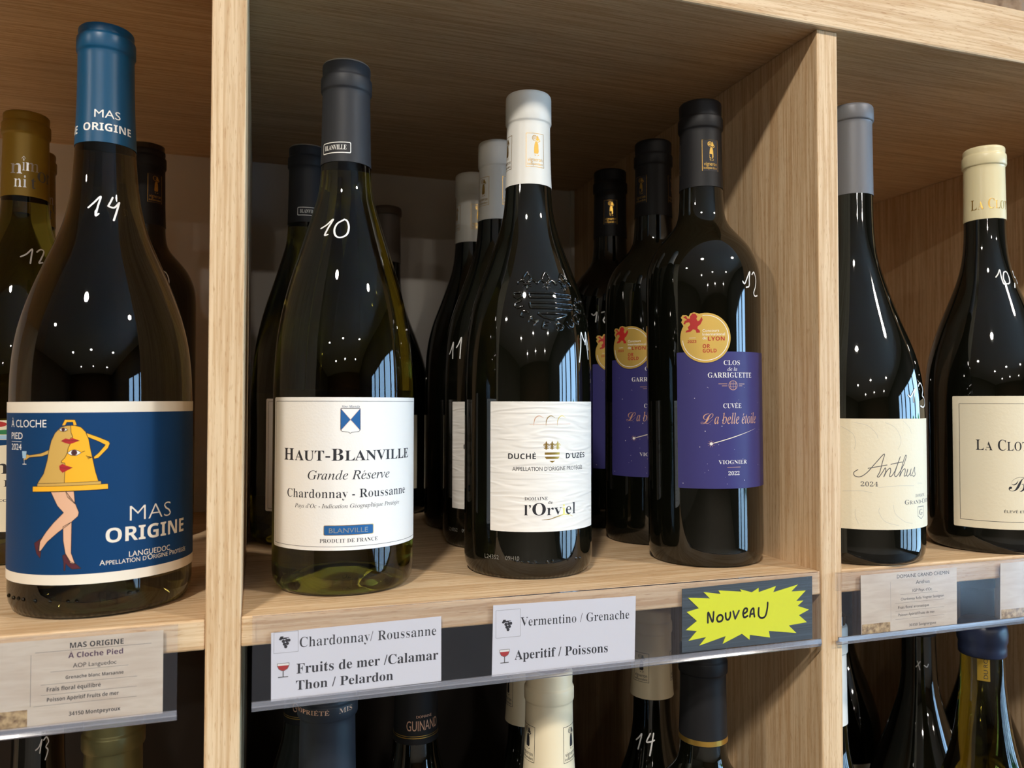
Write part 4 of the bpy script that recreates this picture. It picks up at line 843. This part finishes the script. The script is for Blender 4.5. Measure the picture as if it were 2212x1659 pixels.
P = [(text('MAS ORIGINE', 'sb', -77, -55.6, -4.7, 2.35), 'black'), (rect(-90.4, -5.6, -44.2, -5.45), 'grey_ink'), (text('À Cloche Pied', 'sb', -77.6, -55.8, -9, 2.3), 'violet_ink'), (text('AOP Languedoc', 'sansm', -75.7, -58.4, -13.3, 1.85), 'black'), (rect(-84.4, -14.4, -53.6, -14.27), 'grey_ink'),
     (text('Grenache blanc Marsanne', 'sb', -78.5, -55.5, -18, 1.45), 'black'), (rect(-88, -19.7, -50, -19.57), 'grey_ink'), (text('Frais floral équilibré', 'sb', -85.7, -64.6, -22.7, 1.75), 'black'), (rect(-87.9, -24.2, -50, -24.07), 'grey_ink'),
     (text('Poisson Apéritif Fruits de mer', 'sb', -85.6, -57.3, -27.1, 1.65), 'black'), (rect(-90.7, -28.7, -50, -28.57), 'grey_ink'), (text('34150 Montpeyroux', 'sb', -77, -56.6, -34.1, 1.7), 'black'), (rect(-92, -28.5, -91.87, -6.3), 'grey_ink'), (rect(-112, -37.2, -93, -29.6), 'photo_dark', 1)]
BG = 'beige printed cards in the outer holders'
card('shelf_card', [(-120, -37.6), (-39.2, -37.6), (-39.3, -.2), (-120, -.2)], 'photo_card', P, 'beige printed card with violet second line, below the bell-label bottle', 'card', BG)
P = [(text('DOMAINE GRAND CHEMIN', 'sansm', 379.5, 421.3, -5.2, 2.2), 'black'), (text('Anthus', 'sans', 394.4, 405.4, -9.6, 2.2), 'black'), (text("IGP Pays d'Oc", 'sansm', 391.7, 407.3, -14.4, 1.7), 'black'), (rect(382, -15.6, 412, -15.48), 'grey_ink'), (text('Chardonnay Rolle Viognier Sauvignon', 'sansm', 382.4, 416.8, -19.1, 1.55), 'black'), (rect(378, -20.7, 417, -20.58), 'grey_ink'),
     (text('Frais floral aromatique', 'sansm', 380.3, 404.7, -24.2, 1.7), 'black'), (rect(378, -25.6, 417, -25.48), 'grey_ink'), (text('Poisson Apéritif Fruits de mer', 'sansm', 380.4, 409.2, -28.7, 1.6), 'black'), (rect(378, -30.6, 417, -30.48), 'grey_ink'), (text('30350 Savignargues', 'sansm', 388.7, 410.2, -35.6, 1.6), 'black'), (rect(374.4, -31, 374.5, -7), 'grey_ink'), (rect(352.4, -38, 374, -31.5), 'photo_dark', 1)]
card('shelf_card', [(352, -38.4), (427.4, -38.4), (427.7, -1.4), (351.8, -1.5)], 'photo_card', P, 'whole beige printed card below the silver-grey capsuled bottle', 'card', BG)
card('shelf_card', [(464, -38.4), (540, -38.4), (540, -1.2), (464.9, -1.2)], 'photo_card', [(rect(465, -38, 486, -31.5), 'photo_dark', 1)], 'beige printed card cut by the right edge of the picture', 'card', BG)
